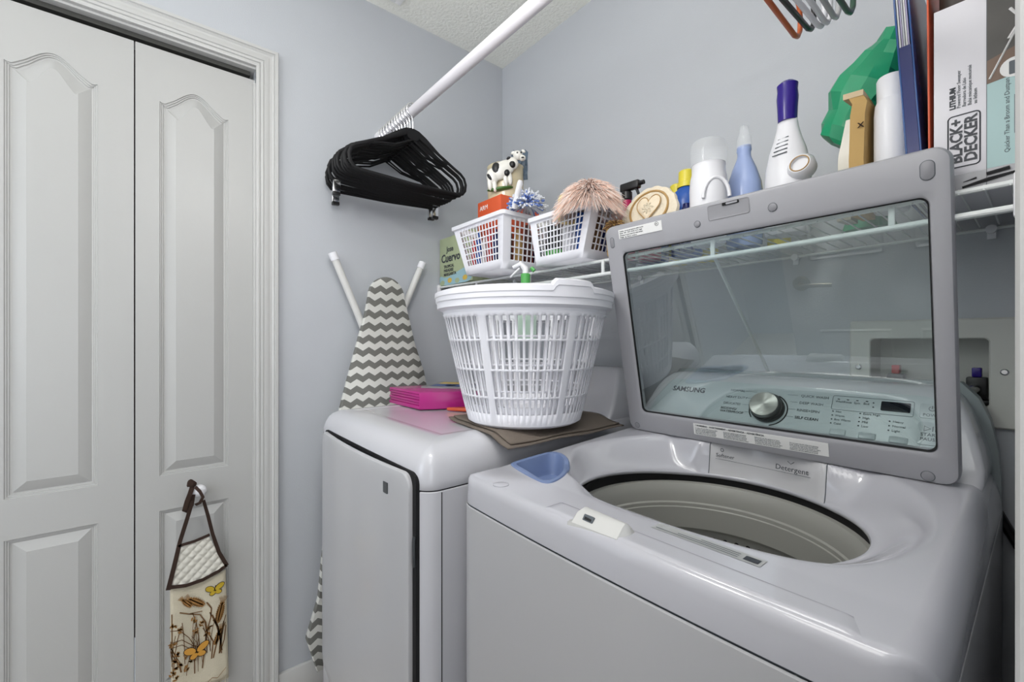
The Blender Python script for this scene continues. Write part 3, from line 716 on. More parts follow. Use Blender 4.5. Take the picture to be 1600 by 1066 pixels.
text('lettering', '! WARNING - AVERTISSEMENT - ADVERTENCIA - ADVERTÊNCIA', lf(1.080, 0.0378), 0.0052, M_ink, s2, bold=0.0001)
for c_ in range(4):
    for k in range(5):
        text('lettering', ['To reduce the risk of fire, shock or injury', 'to persons, read all of the instructions', 'before you use this appliance at home', 'Do not open the lid while it is spinning', 'Keep children away from the machine'][(k + c_) % 5], lf(1.079 + c_ * 0.0655, 0.0325 - k * 0.0033), 0.0031, M_inkg, s2)
# hinge blocks
for x in (0.93, 1.45):
    bm = B((x, -0.262, 0.936), (x + 0.045, -0.240, 0.952)); finish('hinge', bm, M_lid, lid, bev=0.002)

# hoses in the right gap
hz = thing('water_hose', 'black rubber hose in the dark gap right of the washer', 'hose', (1.575, -0.3, 0.0))
finish('hose', T([(1.50, -0.0095, 1.07), (1.502, -0.0095, 1.0), (1.52, -0.0095, 0.90), (1.575, -0.012, 0.78), (1.576, -0.02, 0.7), (1.576, -0.06, 0.4), (1.576, -0.08, 0.012)], 0.008, 10), M_black, hz)
# water outlet box in the wall
ob = thing('laundry_outlet_box', 'white recessed plumbing outlet box on the wall right of the washer lid', 'outlet box', (1.45, 0, 1.01))
fr = Matrix(((1, 0, 0, 0), (0, 0, -1, 0), (0, 1, 0, 0), (0, 0, 0, 1)))   # x, z plane, normal -y
bm = bmesh.new()
A = [[fr @ Vector((p[0], p[1], h)) for p in rrect(1.312 + d, 1.010 + d, 1.598 - d, 1.223 - d, 0.006, 6)] for d, h in ((0, 0), (0.0, 0.009), (0.003, 0.012))]
Bq = [[fr @ Vector((p[0], p[1], h)) for p in rrect(1.350 - d, 1.049 - d, 1.531 + d, 1.183 + d, 0.008, 6)] for d, h in ((0.002, 0.012), (0.0, 0.010), (0.0, -0.085))]
rings(bm, A + Bq, cap0=False, cap1=True)
finish('box_housing', bm, mat('outlet_white', (0.62, 0.62, 0.585), 0.4), ob, ang=30)
for x in (1.551, 1.329):
    bm = bmesh.new(); lathe(bm, [(0.006, 0.011), (0.006, 0.013), (0.004, 0.0145)], c=(x, 1.119, 0), n=16, M=fr); finish('screw', bm, M_chrome, ob)
vt = bmesh.new(); box(vt, (1.497, 0.02, 1.060), (1.527, 0.05, 1.105)); box(vt, (1.492, 0.015, 1.049), (1.531, 0.055, 1.060)); vv = finish('valve_body', vt, M_black, ob, bev=0.003)
finish('valve_handle', B((1.505, 0.024, 1.105), (1.519, 0.046, 1.124)), M_purple, vv, bev=0.002)
finish('valve_spout', T([(1.512, 0.03, 1.082), (1.505, 0.0, 1.080), (1.498, -0.012, 1.078)], 0.010, 14), M_chrome, vv)
vt = bmesh.new(); box(vt, (1.372, 0.02, 1.060), (1.402, 0.05, 1.105)); vv = finish('valve_body', vt, M_black, ob, bev=0.003)
finish('valve_handle', B((1.380, 0.024, 1.105), (1.394, 0.046, 1.124)), M_red, vv, bev=0.002, label='red hot-water handle')

# ================================================================ DRYER
DX0, DX1 = 0.127, 0.813; DC = 0.47
dryf = lambda x: -0.842 - 0.003 * (1 - min(1, ((x - DC) / 0.34) ** 2))
dryer = thing('tumble_dryer', 'white front load dryer standing left of the washing machine', 'dryer', (DC, -0.44, 0))
do = lambda d, z: [Vector((p[0], p[1], z)) for p in outline(d, DX0, DX1, -0.05, 0.042, 8, 16, dryf)]
bm = bmesh.new(); rings(bm, [do(0.01, 0.02), do(0, 0.03), do(0, 0.869), do(0.0012, 0.8705)]); finish('cabinet', bm, M_enamel, dryer, ang=30)
bm = bmesh.new(); rings(bm, [do(0.003, 0.869), do(0.003, 0.8745)], cap0=False, cap1=False); finish('seam_gasket', bm, M_gap, dryer)
bm = bmesh.new()
rings(bm, [do(0.0008, 0.8735), do(0, 0.8745), do(0, 0.890), do(0.002, 0.908), do(0.007, 0.925), do(0.016, 0.940), do(0.028, 0.950), do(0.044, 0.957), do(0.062, 0.961), do(0.085, 0.963), do(0.10, 0.963), do(0.104, 0.9615), do(0.112, 0.961)])
finish('top_cover', bm, M_enamel, dryer, ang=50)
for fx in (0.19, 0.75):
    for fy_ in (-0.77, -0.12):
        bm = bmesh.new(); lathe(bm, [(0.02, 0), (0.02, 0.008), (0.01, 0.01), (0.01, 0.022)], c=(fx, fy_, 0), n=16); finish('leg', bm, M_black, dryer)
console(dryer, DC, 0.97)
# vertical corner line on the side
finish('side_joint', B((0.8126, -0.8005, 0.05), (0.8136, -0.7985, 0.868)), M_gap, dryer, smooth=False)
# door: dark recess with a slightly bowed glossy white door
fd = Matrix(((1, 0, 0, 0), (0, 0, -1, -0.842), (0, 1, 0, 0), (0, 0, 0, 1)))
bm = bmesh.new(); prism(bm, rrect(0.192, 0.19, 0.790, 0.908, 0.022, 6), fd, -0.010, 0.0040); rc = finish('door_recess', bm, M_gap, dryer, smooth=False)
bm = bmesh.new()
def bow(x): return 0.012 - 0.016 * ((x - 0.48) / 0.3) ** 2
dr_out = []
_q = rrect(0.197, 0.20, 0.775, 0.905, 0.03, 8)
for _i in range(len(_q)):
    _a, _b = Vector(_q[_i]), Vector(_q[(_i + 1) % len(_q)]); _n = max(1, int((_b - _a).length / 0.03))
    dr_out += [tuple(_a.lerp(_b, _k / _n)) for _k in range(_n)]
def dring(d, h):
    res = []
    for x, z in dr_out:
        v = Vector((x - 0.486, z - 0.5525)); sx_ = (0.289 - d) / 0.289; sz_ = (0.3525 - d) / 0.3525
        xx, zz2 = 0.486 + v.x * sx_, 0.5525 + v.y * sz_
        res.append(fd @ Vector((xx, zz2, h + bow(xx))))
    return res
NX = 24
rings(bm, [dring(0.004, 0.002), dring(0, 0.006), dring(0.0, 0.012), dring(0.002, 0.0155), dring(0.007, 0.017)] + [dring(0.03 + 0.032 * k, 0.017) for k in range(8)])
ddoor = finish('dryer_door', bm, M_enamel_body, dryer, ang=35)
bm = bmesh.new(); prism(bm, rrect(0.672, 0.846, 0.693, 0.870, 0.001, 2), fd, 0.0, 0.0232); finish('energy_badge', bm, mat('badge_grey', (0.07, 0.075, 0.08), 0.4), ddoor, smooth=False, label='small dark grey square badge')
bm = bmesh.new(); tube(bm, [(0.786, -0.848, 0.78), (0.786, -0.849, 0.77), (0.786, -0.849, 0.73), (0.786, -0.848, 0.72)], 0.0035, 10); finish('door_latch', bm, mat('latch_grey', (0.06, 0.065, 0.07), 0.4), rc)

# ================================================================ WIRE SHELF
def shz(x): return 1.390 + 0.009 * ((x - 0.8) / 0.8) ** 2
SY = -0.337
sh = thing('wire_shelf', 'long white coated wire shelf across the back wall above the machines', 'shelf', (0.8, -0.17, 1.39))
xs = [0.004 + 1.592 * i / 20 for i in range(21)]
finish('front_rail', T([(x, SY, shz(x)) for x in xs], 0.0042, 10), M_wire, sh)
finish('lip_rail', T([(x, SY - 0.004, shz(x) - 0.036) for x in xs], 0.0048, 10), M_wire, sh)
finish('back_rail', T([(x, -0.008, shz(x) - 0.003) for x in xs], 0.003, 8), M_wire, sh)
finish('middle_rail', T([(x, -0.17, shz(x) - 0.006) for x in xs], 0.003, 8), M_wire, sh)
wm = None
for k in range(62):
    x = 0.02 + k * 0.0254
    if wm is None:
        o = finish('wire', T([(0, SY - 0.004, -0.030), (0, SY - 0.0035, -0.004), (0, SY, 0.0035), (0, SY + 0.008, 0.0042), (0, -0.006, 0.0042)], 0.0014, 6), M_wire, sh, world=False)
        o.data.transform(Matrix.Translation((0, 0.17, 0))); wm = o.data
        # the wires lie over the rails; only the tab wires reach down
        for v in wm.vertices:
            if v.co.z < -0.006: v.co.z = -0.004
    else:
        o = bpy.data.objects.new('wire', wm); COL.objects.link(o); o.parent = sh
    o.location = (x - 0.8, 0, shz(x) - 1.39)
for x in (0.28, 0.57, 0.86, 1.152, 1.443):
    finish('lip_tab', B((x - 0.0045, SY - 0.007, shz(x) - 0.036), (x + 0.0045, SY - 0.001, shz(x) + 0.002)), M_wire, sh, bev=0.0015)
for x in (0.48, 1.143):
    bm = bmesh.new(); tube(bm, [(x, SY + 0.006, shz(x) - 0.012), (x, SY + 0.02, shz(x) - 0.03), (x, -0.03, 1.105), (x, -0.008, 1.085)], [(0.006, 0.0025)] * 4, 8); finish('brace', bm, M_wire, sh)
finish('end_cap', B((1.572, SY - 0.012, shz(1.57) - 0.050), (1.598, SY + 0.006, shz(1.57) + 0.012)), M_wplastic, sh, bev=0.003)
finish('end_cap', B((0.001, SY - 0.010, shz(0) - 0.046), (0.014, SY + 0.006, shz(0) + 0.010)), M_wplastic, sh, bev=0.003)
for x in (0.3, 0.75, 1.2, 1.534):
    bm = bmesh.new(); tube(bm, [(x, -0.001, shz(x) - 0.004), (x, -0.016, shz(x) - 0.004)], 0.008, 12); box(bm, (x - 0.006, -0.005, shz(x) - 0.022), (x + 0.006, -0.001, shz(x) - 0.004)); finish('wall_clip', bm, M_wplastic, sh)

# ================================================================ HANGING ROD + HANGERS
RY, RZ = -0.586, 1.942
rod = thing('hanging_rod', 'white round closet rod running from the left wall overhead', 'rod', (0.8, RY, RZ - 0.0165))
finish('rod', T([(0.002, RY, RZ), (1.598, RY, RZ)], 0.0165, 24), mat('rod_white', (0.72, 0.70, 0.74), 0.3), rod)
for x in (0.006, 1.594): finish('rod_socket', T([(x - 0.005, RY, RZ), (x + 0.005, RY, RZ)], 0.026, 24), M_wplastic, rod)
def hanger(label, group, mbody, r=(0.0028, 0.006), hook=M_chrome, tubes=False):
    """local origin on the rod axis; hanger lies in the local yz plane"""
    t = thing('clothes_hanger', label, 'hanger', (0, 0, 0), group=group)
    half = 0.212; top = -0.066; pts = []
    prof_ = [(0.0, top), (0.02, top - 0.004), (0.045, top - 0.018), (0.10, top - 0.052), (0.155, top - 0.080), (0.19, top - 0.097), (0.205, top - 0.110), (half, top - 0.130), (0.209, top - 0.152), (0.198, top - 0.166), (0.18, top - 0.172), (0.0, top - 0.176)]
    loop = [(0, y, z) for y, z in prof_] + [(0, -y, z) for y, z in reversed(prof_[1:-1])]
    bm = bmesh.new(); K = len(loop); rad = [(r[0] * 1.0, r[1]) for _ in loop]
    # flat section: thin across x, deep in plane
    P_ = [Vector(p) for p in loop]; rs = []
    for i, p in enumerate(P_):
        tt = (P_[(i + 1) % K] - P_[i - 1]).normalized(); nx = Vector((1, 0, 0)); c = tt.cross(nx)
        dd = r[1] * (1.7 if abs(p.y) < 0.06 and p.z > top - 0.06 and not tubes else 1.0)
        rs.append([p + nx * r[0] * math.cos(2 * PI * j / 8) + c * dd * math.sin(2 * PI * j / 8) for j in range(8)])
    rings(bm, rs, loop=True)
    finish('hanger_frame', bm, mbody, t, world=False, ang=50)
    if not tubes:
        bm = bmesh.new(); tube(bm, [(0, -0.135, top - 0.075), (0, -0.06, top - 0.060), (0, 0, top - 0.028), (0, 0.06, top - 0.060), (0, 0.135, top - 0.075)], 0.0035, 6); finish('inner_brace', bm, mbody, t, world=False)
        bm = bmesh.new(); prism(bm, sub([(-0.024, top - 0.03), (0.024, top - 0.03), (0.018, top + 0.003), (0, top + 0.009), (-0.018, top + 0.003)]), Matrix(((0, 0, 1, 0), (1, 0, 0, 0), (0, 1, 0, 0), (0, 0, 0, 1))), -0.003, 0.003); finish('hanger_neck', bm, mbody, t, world=False)
    hk = [(0, 0, top)] + [(0, 0.0, -0.038)] + [(0, -0.0225 * math.cos(a), 0.004 + 0.0225 * math.sin(a)) for a in [math.radians(-80 + i * 22) for i in range(13)]]
    bm = bmesh.new(); tube(bm, hk, 0.0025, 6); finish('hook', bm, hook, t, world=False)
    return t
proto = hanger('black velvet hanger, front one of the clump on the rod', None, M_flock)
lab = 'black velvet hanger packed in the clump behind the front one'
hx = [0.262, 0.243, 0.226, 0.207, 0.186, 0.168, 0.147, 0.124, 0.100, 0.076, 0.054, 0.034]
for k, x in enumerate(hx):
    o = proto if k == 0 else copy_tree(proto)
    if k: o['label'] = ['', 'second', 'third', 'fourth', 'fifth', 'sixth', 'seventh', 'eighth', 'ninth', 'tenth', 'eleventh', 'twelfth'][k] + ' black velvet hanger from the front of the clump'; o['group'] = 'black hangers on the rod'
    o.location = (x, RY, RZ); o.rotation_euler = (random.uniform(-0.05, 0.03) if k else 0.0, 0, random.uniform(-0.02, 0.02) if k else 0.02)
    if k in (8, 11):
        o['label'] = 'black hanger with steel trouser clips, at the wall end of the clump' if k == 11 else 'black hanger with steel clips near the wall end of the clump'; del o['group']
        for s in (-1, 1):
            c = bpy.data.objects.new('trouser_clip', None)
            bm = B((-0.006, s * 0.185 - 0.012, -0.285), (0.006, s * 0.185 + 0.012, -0.235)); cc = finish('trouser_clip', bm, M_chrome, o, world=False, bev=0.002)
            cc2 = finish('clip_pad', B((-0.008, s * 0.185 - 0.012, -0.287), (0.008, s * 0.185 + 0.012, -0.275)), M_black, cc, world=False, bev=0.002)
cols = [(1.331, mat('hanger_orange', (0.50, 0.11, 0.03), 0.35), 'orange plastic hanger at the top edge of the photo'), (1.343, M_black, 'black plastic hanger beside the orange one at the top'), (1.356, M_wplastic, 'first white plastic hanger right of the black one'),
        (1.371, M_wplastic, 'second white plastic hanger right of the black one'), (1.385, mat('hanger_grey', (0.5, 0.5, 0.5), 0.3), 'grey plastic hanger right of the white ones'), (1.398, mat('hanger_green', (0.04, 0.09, 0.06), 0.3), 'dark green plastic hanger at the right end of the coloured row')]
for k, (x, m_, lb) in enumerate(cols):
    t = hanger(lb, None, m_, r=(0.0042, 0.0042), hook=m_, tubes=True); t.location = (x, RY, RZ); t.rotation_euler = (0.03 * math.sin(k * 2.1), 0, 0.03 * math.cos(k * 1.7))

# ================================================================ IRONING BOARD
ib = thing('ironing_board', 'folded ironing board with grey and white chevron cover against left wall', 'ironing board', (0.07, -0.62, 0.0))
nose = []
for i in range(15):
    a = math.radians(180 - i * 180 / 14); nose.append((-0.594 + 0.068 * math.cos(a), 1.338 + 0.073 * math.sin(a)))
left = [(-0.835, 0.085), (-0.868, 0.205), (-0.832, 0.32), (-0.81, 0.55), (-0.793, 0.75), (-0.763, 0.94), (-0.735, 1.05), (-0.700, 1.18), (-0.675, 1.27)]
right = [(-0.505, 1.26), (-0.482, 1.17), (-0.443, 1.06), (-0.42, 0.95), (-0.40, 0.75), (-0.39, 0.5), (-0.385, 0.2), (-0.39, 0.085)]
poly = left + nose + right
FY = Matrix(((0, 0, 1, 0), (1, 0, 0, 0), (0, 1, 0, 0), (0, 0, 0, 1)))   # plane y,z ; normal +x
bm = bmesh.new(); rings(bm, [[FY @ Vector((p[0], p[1], h)) for p in shrink(poly, d)] for d, h in ((0.004, 0.056), (0.0, 0.060), (0.0, 0.072), (0.004, 0.078))])
cv = finish('board_cover', bm, M_chev, ib, ang=60)
M_leg = mat('board_leg_white', (0.66, 0.66, 0.64), 0.35)
for pts in ([(0.040, -0.775, 1.478), (0.042, -0.690, 1.276), (0.046, -0.52, 0.85), (0.046, -0.47, 0.72)], [(0.032, -0.429, 1.483), (0.036, -0.50, 1.325), (0.036, -0.66, 0.95), (0.036, -0.74, 0.72)]):
    lg = finish('leg', T(pts, 0.0125, 14), M_leg, ib)
    d_ = (Vector(pts[0]) - Vector(pts[1])).normalized()
    finish('foot_cap', T([Vector(pts[0]) - d_ * 0.022, Vector(pts[0]) + d_ * 0.005], 0.0150, 14), M_wplastic, lg)

# ================================================================ LAUNDRY BASKETS
def laundry_basket(label, loc, rotz, extra=0.0):
    t = thing('laundry_basket', label, 'basket', loc, rotz)
    N = 216; Hh = 0.325; rb, rt = 0.148, 0.213
    def R_(z): return lerp(rb, rt, (z / 0.268) ** 0.92) if z <= 0.268 else rt + 0.003
    rows = [(0.0, 1), (0.036, 0), (0.072, 1), (0.0765, 0), (0.138, 1), (0.1425, 0), (0.206, 1), (0.2105, 0), (0.262, 1), (0.272, 1)]
    rows = [0.0, 0.006, 0.034, 0.0715, 0.0765, 0.1365, 0.1415, 0.2055, 0.2105, 0.262, 0.272]
    solid = [1, 1, 0, 1, 0, 1, 0, 1, 0, 1]
    bm = bmesh.new(); V = []
    for k, z in enumerate(rows):
        r = R_(z) - (0.008 if k == 0 else 0.0)
        V.append([bm.verts.new((r * math.cos(2 * PI * j / N), r * math.sin(2 * PI * j / N), z)) for j in range(N)])
    for k in range(len(rows) - 1):
        for j in range(N):
            if not solid[k]:
                if j % 3 != 0 and j % 36 not in (1, 2): continue
            q = (j + 1) % N; bm.faces.new((V[k][j], V[k][q], V[k + 1][q], V[k + 1][j]))
    # floor of the basket: solid disc with a rim
    c0 = [bm.verts.new(((rb - 0.02) * math.cos(2 * PI * j / N), (rb - 0.02) * math.sin(2 * PI * j / N), 0.002)) for j in range(N)]
    for j in range(N): q = (j + 1) % N; bm.faces.new((V[0][j], c0[j], c0[q], V[0][q]))
    bm.faces.new(c0)
    body = finish('basket_body', bm, M_wpl2, t, world=False, ang=40)
    so = body.modifiers.new('thickness', 'SOLIDIFY'); so.thickness = 0.0028; so.offset = -1
    # rolled rim with raised handles
    prf = [(rt + 0.000, 0.268), (rt + 0.003, 0.280), (rt + 0.018, 0.286), (rt + 0.0185, 0.300), (rt + 0.0215, 0.302), (rt + 0.022, 0.312), (rt + 0.024, 0.314), (rt + 0.0235, 0.325), (rt + 0.014, 0.328), (rt + 0.004, 0.325), (rt + 0.001, 0.300), (rt - 0.003, 0.268)]
    bm = bmesh.new(); rs = []
    n2 = 240
    for j in range(n2):
        a = 2 * PI * j / n2; hb = 0
        for c_ in (0.0, PI):
            d = abs((a - c_ + PI) % (2 * PI) - PI); hb = max(hb, sm((0.24 - d) / 0.05))
        rs.append([Vector((r * math.cos(a), r * math.sin(a), z + (0.013 * hb if z > 0.305 else 0))) for r, z in prf])
    rings(bm, rs, loop=True); finish('basket_rim', bm, M_wpl2, t, world=False, ang=35)
    return t
BC = (0.724, -0.498)
# direction from basket to camera ~ -41 deg; the raised handle shows right of centre
b1 = laundry_basket('outer white slatted round laundry basket standing on the dryer', (BC[0], BC[1], 0.972), math.radians(-12))
b2 = laundry_basket('second white slatted laundry basket nested inside the outer one', (BC[0], BC[1], 0.990), math.radians(-12))
b2.scale = (0.945, 0.945, 0.955); b1.scale = (0.982, 0.982, 1.0)
bm = bmesh.new(); fr_ = frame((BC[0] + 0.03, BC[1] - 0.105, 0.999), (0.8, 0.6, 0), (0, 0, 1))
prism(bm, [(-0.055, 0), (0.02, 0), (0.02, 0.018), (-0.025, 0.016)], fr_, -0.012, 0.012)
tag(settle(finish('shoe_brush', bm, M_black, bev=0.003)), 'small black wedge lying in the bottom of the laundry basket', 'brush')

# folded towel under the basket
tw = thing('folded_towel', 'folded taupe ribbed towel under the laundry basket, draped towards the washer', 'towel', (0.72, -0.45, 0.963))
def towel_sheet(z_off, corners, nm):
    bm = bmesh.new(); n = 26; A, Bc, Cc, Dd = [Vector(c) for c in corners]
    V = [[None] * (n + 1) for _ in range(n + 1)]
    for i in range(n + 1):
        for j in range(n + 1):
            u, v = i / n, j / n; p = A.lerp(Bc, u).lerp(Dd.lerp(Cc, u), v)
            x, y = p.x, p.y
            sag = sm((x - 0.785) / 0.075); z = lerp(0.9635, 0.9465, sag)
            z += 0.0012 * math.sin(x * 70 + y * 30) * (0.3 + sag) + z_off
            lft = sm((0.60 - x) / 0.05); z += 0.012 * lft * (0.5 + 0.5 * v)
            V[i][j] = bm.verts.new((x, y, z))
    for i in range(n):
        for j in range(n): bm.faces.new((V[i][j], V[i + 1][j], V[i + 1][j + 1], V[i][j + 1]))
    o = finish(nm, bm, M_towel, tw, ang=60)
    s = o.modifiers.new('thickness', 'SOLIDIFY'); s.thickness = 0.0032; s.offset = 1
    return o
towel_sheet(0.0, ((0.565, -0.632), (0.872, -0.672), (0.872, -0.268), (0.60, -0.27)), 'towel_layer')
towel_sheet(0.0048, ((0.572, -0.620), (0.860, -0.655), (0.862, -0.275), (0.60, -0.27)), 'towel_layer')

# pink folder, booklets, orange folder, on the dryer's far corner
dzt = 0.9635
pf = thing('expanding_folder', 'shiny magenta pink plastic wallet lying on the dryer', 'folder', (0.27, -0.42, dzt))
bm = bmesh.new(); ang_ = math.radians(0)
pts = [(0.075 + 0.125, -0.532), (0.385, -0.470), (0.46, -0.30), (0.19, -0.28), (0.15, -0.44)]
pts = [(0.150, -0.620), (0.365, -0.615), (0.46, -0.42), (0.22, -0.255)]
def slab(bm, pts, z0, z1, jit=0.0, ins=0.0): 
    rings(bm, [[Vector((p[0], p[1], z0)) for p in pts], [Vector((p[0], p[1], z1 + jit * i)) for i, p in enumerate(shrink(pts, ins))]])
slab(bm, pts, dzt, dzt + 0.012); finish('folder_back', bm, M_pink, pf, bev=0.003)
for k in range(4):
    bm = bmesh.new(); slab(bm, shrink(pts, 0.004 - 0.003 * (k % 2)), dzt + 0.0125 + 0.0088 * k, dzt + 0.0205 + 0.0088 * k); finish('folder_pocket', bm, M_pink, pf, bev=0.002)
bm = bmesh.new(); slab(bm, pts, dzt + 0.048, dzt + 0.055, ins=0.004); finish('folder_flap', bm, M_pink, pf, bev=0.0015)
bm = bmesh.new(); slab(bm, [(0.3655, -0.617), (0.4645, -0.419), (0.458, -0.415), (0.358, -0.612)], dzt + 0.002, dzt + 0.0545); finish('folder_spine', bm, M_pink, pf, bev=0.0015)
zf = dzt + 0.0555
def booklet(pts, z, th, mcov, label, name='booklet', patches=()):
    t = thing(name, label, 'booklet', (pts[0][0], pts[0][1], z))
    bm = bmesh.new(); slab(bm, pts, z, z + th); finish('cover', bm, mcov, t, smooth=False)
    o, ex, ey = Vector((*pts[0], 0)), Vector((*pts[1], 0)) - Vector((*pts[0], 0)), Vector((*pts[3], 0)) - Vector((*pts[0], 0))
    for (u0, v0, u1, v1, m_) in patches:
        bm = bmesh.new(); q = [o + ex * u + ey * v for u, v in ((u0, v0), (u1, v0), (u1, v1), (u0, v1))]
        bm.faces.new([bm.verts.new((p.x, p.y, z + th + 0.0004)) for p in q]); finish('printed_patch', bm, m_, t, smooth=False)
    return t
M_mg = mat('mag_grey', (0.22, 0.22, 0.22), 0.3, vary=0.3); M_mb = mat('mag_blue', (0.03, 0.08, 0.30), 0.3); M_my = mat('mag_yellow', (0.65, 0.45, 0.08), 0.4); M_mo = mat('mag_orange', (0.5, 0.16, 0.05), 0.4)
booklet([(0.250, -0.550), (0.44, -0.41), (0.33, -0.27), (0.14, -0.41)], zf, 0.005, M_mg, 'flat magazine with blue and yellow cover on the pink folder', patches=((0.1, 0.1, 0.55, 0.5, M_mb), (0.6, 0.1, 0.9, 0.4, M_mb), (0.1, 0.55, 0.5, 0.9, M_my), (0.55, 0.5, 0.9, 0.9, M_mo), (0.3, 0.2, 0.45, 0.4, M_paper)))
booklet([(0.29, -0.42), (0.42, -0.35), (0.37, -0.27), (0.24, -0.33)], zf + 0.0055, 0.004, mat('mag_dark', (0.03, 0.04, 0.045), 0.25), 'dark glossy leaflet on top of the magazine pile', patches=((0.05, 0.1, 0.25, 0.9, M_paper), (0.4, 0.3, 0.7, 0.7, M_mg)))
bm = bmesh.new(); slab(bm, [(0.425, -0.555), (0.60, -0.45), (0.56, -0.36), (0.50, -0.40)], dzt, dzt + 0.010); tag(settle(finish('orange_folder', bm, M_orange, bev=0.002)), 'flat orange folder on the dryer beside the laundry basket', 'folder')

# ================================================================ HAND TOWEL ON THE CLOSET KNOB
ht = thing('hand_towel', 'cream kitchen towel with wheat and butterfly print hanging from door knob', 'towel', (0.01, -1.148, 0.15))
X_ = 0.006
def yz(pts): return [(p[0], p[1]) for p in pts]
bm = bmesh.new(); n = 14; V = []
for i in range(n + 1):
    row = []
    for j in range(21):
        u, v = i / n, j / 20; z = lerp(0.150, 0.484, v) - 0.012 * (u - 0.5) + 0.012 * math.sin(PI * u) * -1 * (1 if v > 0.95 else 0)
        y = lerp(lerp(-1.214, -1.074, u), lerp(-1.217, -1.082, u), v)
        row.append(bm.verts.new((X_ + 0.0025 * math.sin(u * 9 + 1), y, z)))
    V.append(row)
for i in range(n):
    for j in range(20): bm.faces.new((V[i][j], V[i + 1][j], V[i + 1][j + 1], V[i][j + 1]))
tb = finish('terry_cloth', bm, M_cream, ht, ang=60); s = tb.modifiers.new('thickness', 'SOLIDIFY'); s.thickness = 0.003; s.offset = -1
for k in range(34):
    y = lerp(-1.212, -1.077, k / 33); bm = bmesh.new(); tube(bm, [(X_, y, 0.15), (X_ + 0.001, y + random.uniform(-0.002, 0.002), 0.134)], 0.0008, 4); finish('fringe', bm, M_cream, ht)
# quilted hanger piece
bm = bmesh.new(); n = 56; V = []
for i in range(n + 1):
    row = []
    for j in range(n + 1):
        u, v = i / n, j / n; z = lerp(0.482 - 0.014 * math.sin(PI * u) + 0.012 * (u - 0.3), 0.588 + 0.010 * (u - 0.5), v); y = lerp(lerp(-1.219, -1.084, u), lerp(-1.197, -1.124, u), v)
        q = abs(math.sin((y + z) * 120)) * abs(math.sin((y - z) * 120))
        row.append(bm.verts.new((X_ + 0.004 + 0.005 * q ** 0.6, y, z)))
    V.append(row)
for i in range(n):
    for j in range(n): bm.faces.new((V[i][j], V[i + 1][j], V[i + 1][j + 1], V[i][j + 1]))
finish('quilted_yoke', bm, M_quilt, ht, ang=70)
def ribbon(pts, w, nm, par=ht, m_=M_brown, th=0.002, x=X_ + 0.009):
    bm = bmesh.new(); P_ = [Vector(p) for p in pts]; rs = []
    for i, p in enumerate(P_):
        t_ = (P_[min(i + 1, len(P_) - 1)] - P_[max(i - 1, 0)]).normalized(); c = t_.cross(Vector((1, 0, 0))).normalized(); ww = w[i] if isinstance(w, list) else w
        rs.append([p + c * ww + Vector((th, 0, 0)), p + c * ww - Vector((th, 0, 0)), p - c * ww - Vector((th, 0, 0)), p - c * ww + Vector((th, 0, 0))])
    rings(bm, rs); return finish(nm, bm, m_, par, ang=50)
xx = X_ + 0.008
ribbon([(xx, -1.219, 0.476), (xx + 0.002, -1.18, 0.469), (xx + 0.002, -1.14, 0.472), (xx, -1.10, 0.484), (xx, -1.080, 0.496)], 0.0045, 'binding')
ribbon([(xx, -1.198, 0.588), (xx, -1.16, 0.591), (xx, -1.123, 0.600)], 0.0035, 'binding')
ribbon([(xx, -1.221, 0.470), (xx, -1.208, 0.53), (xx, -1.194, 0.60), (xx + 0.006, -1.180, 0.655), (xx + 0.020, -1.166, 0.715)], [0.0055, 0.0055, 0.005, 0.005, 0.0045], 'strap')
ribbon([(xx, -1.080, 0.494), (xx, -1.100, 0.54), (xx, -1.116, 0.60), (xx + 0.006, -1.128, 0.66), (xx + 0.020, -1.140, 0.712)], [0.005, 0.005, 0.0045, 0.0045, 0.004], 'strap')
# knotted bow above the knob
kx = 0.012
bm = bmesh.new(); bmesh.ops.create_icosphere(bm, subdivisions=2, radius=0.011, matrix=Matrix.Translation((0.020, -1.168, 0.762)) @ Matrix.Diagonal((0.7, 1.1, 1.2, 1)))
for v in bm.verts: v.co += Vector((0, noise.noise(v.co * 90), noise.noise(v.co * 90 + Vector((5, 0, 0))))) * 0.005
finish('knot', bm, M_brown, ht, smooth=False)
ribbon([(0.020, -1.166, 0.752), (0.022, -1.171, 0.735), (0.024, -1.178, 0.715), (0.024, -1.184, 0.69), (0.020, -1.178, 0.683), (0.018, -1.168, 0.70), (0.018, -1.164, 0.73)], 0.006, 'bow_loop')
ribbon([(0.040, -1.160, 0.757), (0.052, -1.150, 0.745), (0.056, -1.143, 0.728), (0.052, -1.150, 0.712), (0.040, -1.160, 0.705)], 0.004, 'bow_loop')
# printed picture: stems, wheat heads, leaves and butterflies (flat print)
PX = X_ + 0.0035
FP = Matrix(((0, 0, 1, 0), (1, 0, 0, 0), (0, 1, 0, 0), (0, 0, 0, 1)))
def flat(polys, m_, nm, x=PX, outl=None):
    bm = bmesh.new()
    for p in polys:
        try: bm.faces.new([bm.verts.new((x, a, b_)) for a, b_ in p])
        except ValueError: pass
    return finish(nm, bm, m_, tb, smooth=False, recalc=False)
def stemp(pts, w):
    out = []
    for i in range(len(pts) - 1):
        a, b_ = Vector(pts[i]), Vector(pts[i + 1]); d = (b_ - a).normalized(); c = Vector((-d.y, d.x)) * w
        out.append([tuple(a - c), tuple(b_ - c), tuple(b_ + c), tuple(a + c)])
    return out
def ell(cx, cy, rx, ry, rot=0, n=14): return [(cx + rx * math.cos(a) * math.cos(rot) - ry * math.sin(a) * math.sin(rot), cy + rx * math.cos(a) * math.sin(rot) + ry * math.sin(a) * math.cos(rot)) for a in [2 * PI * i / n for i in range(n)]]
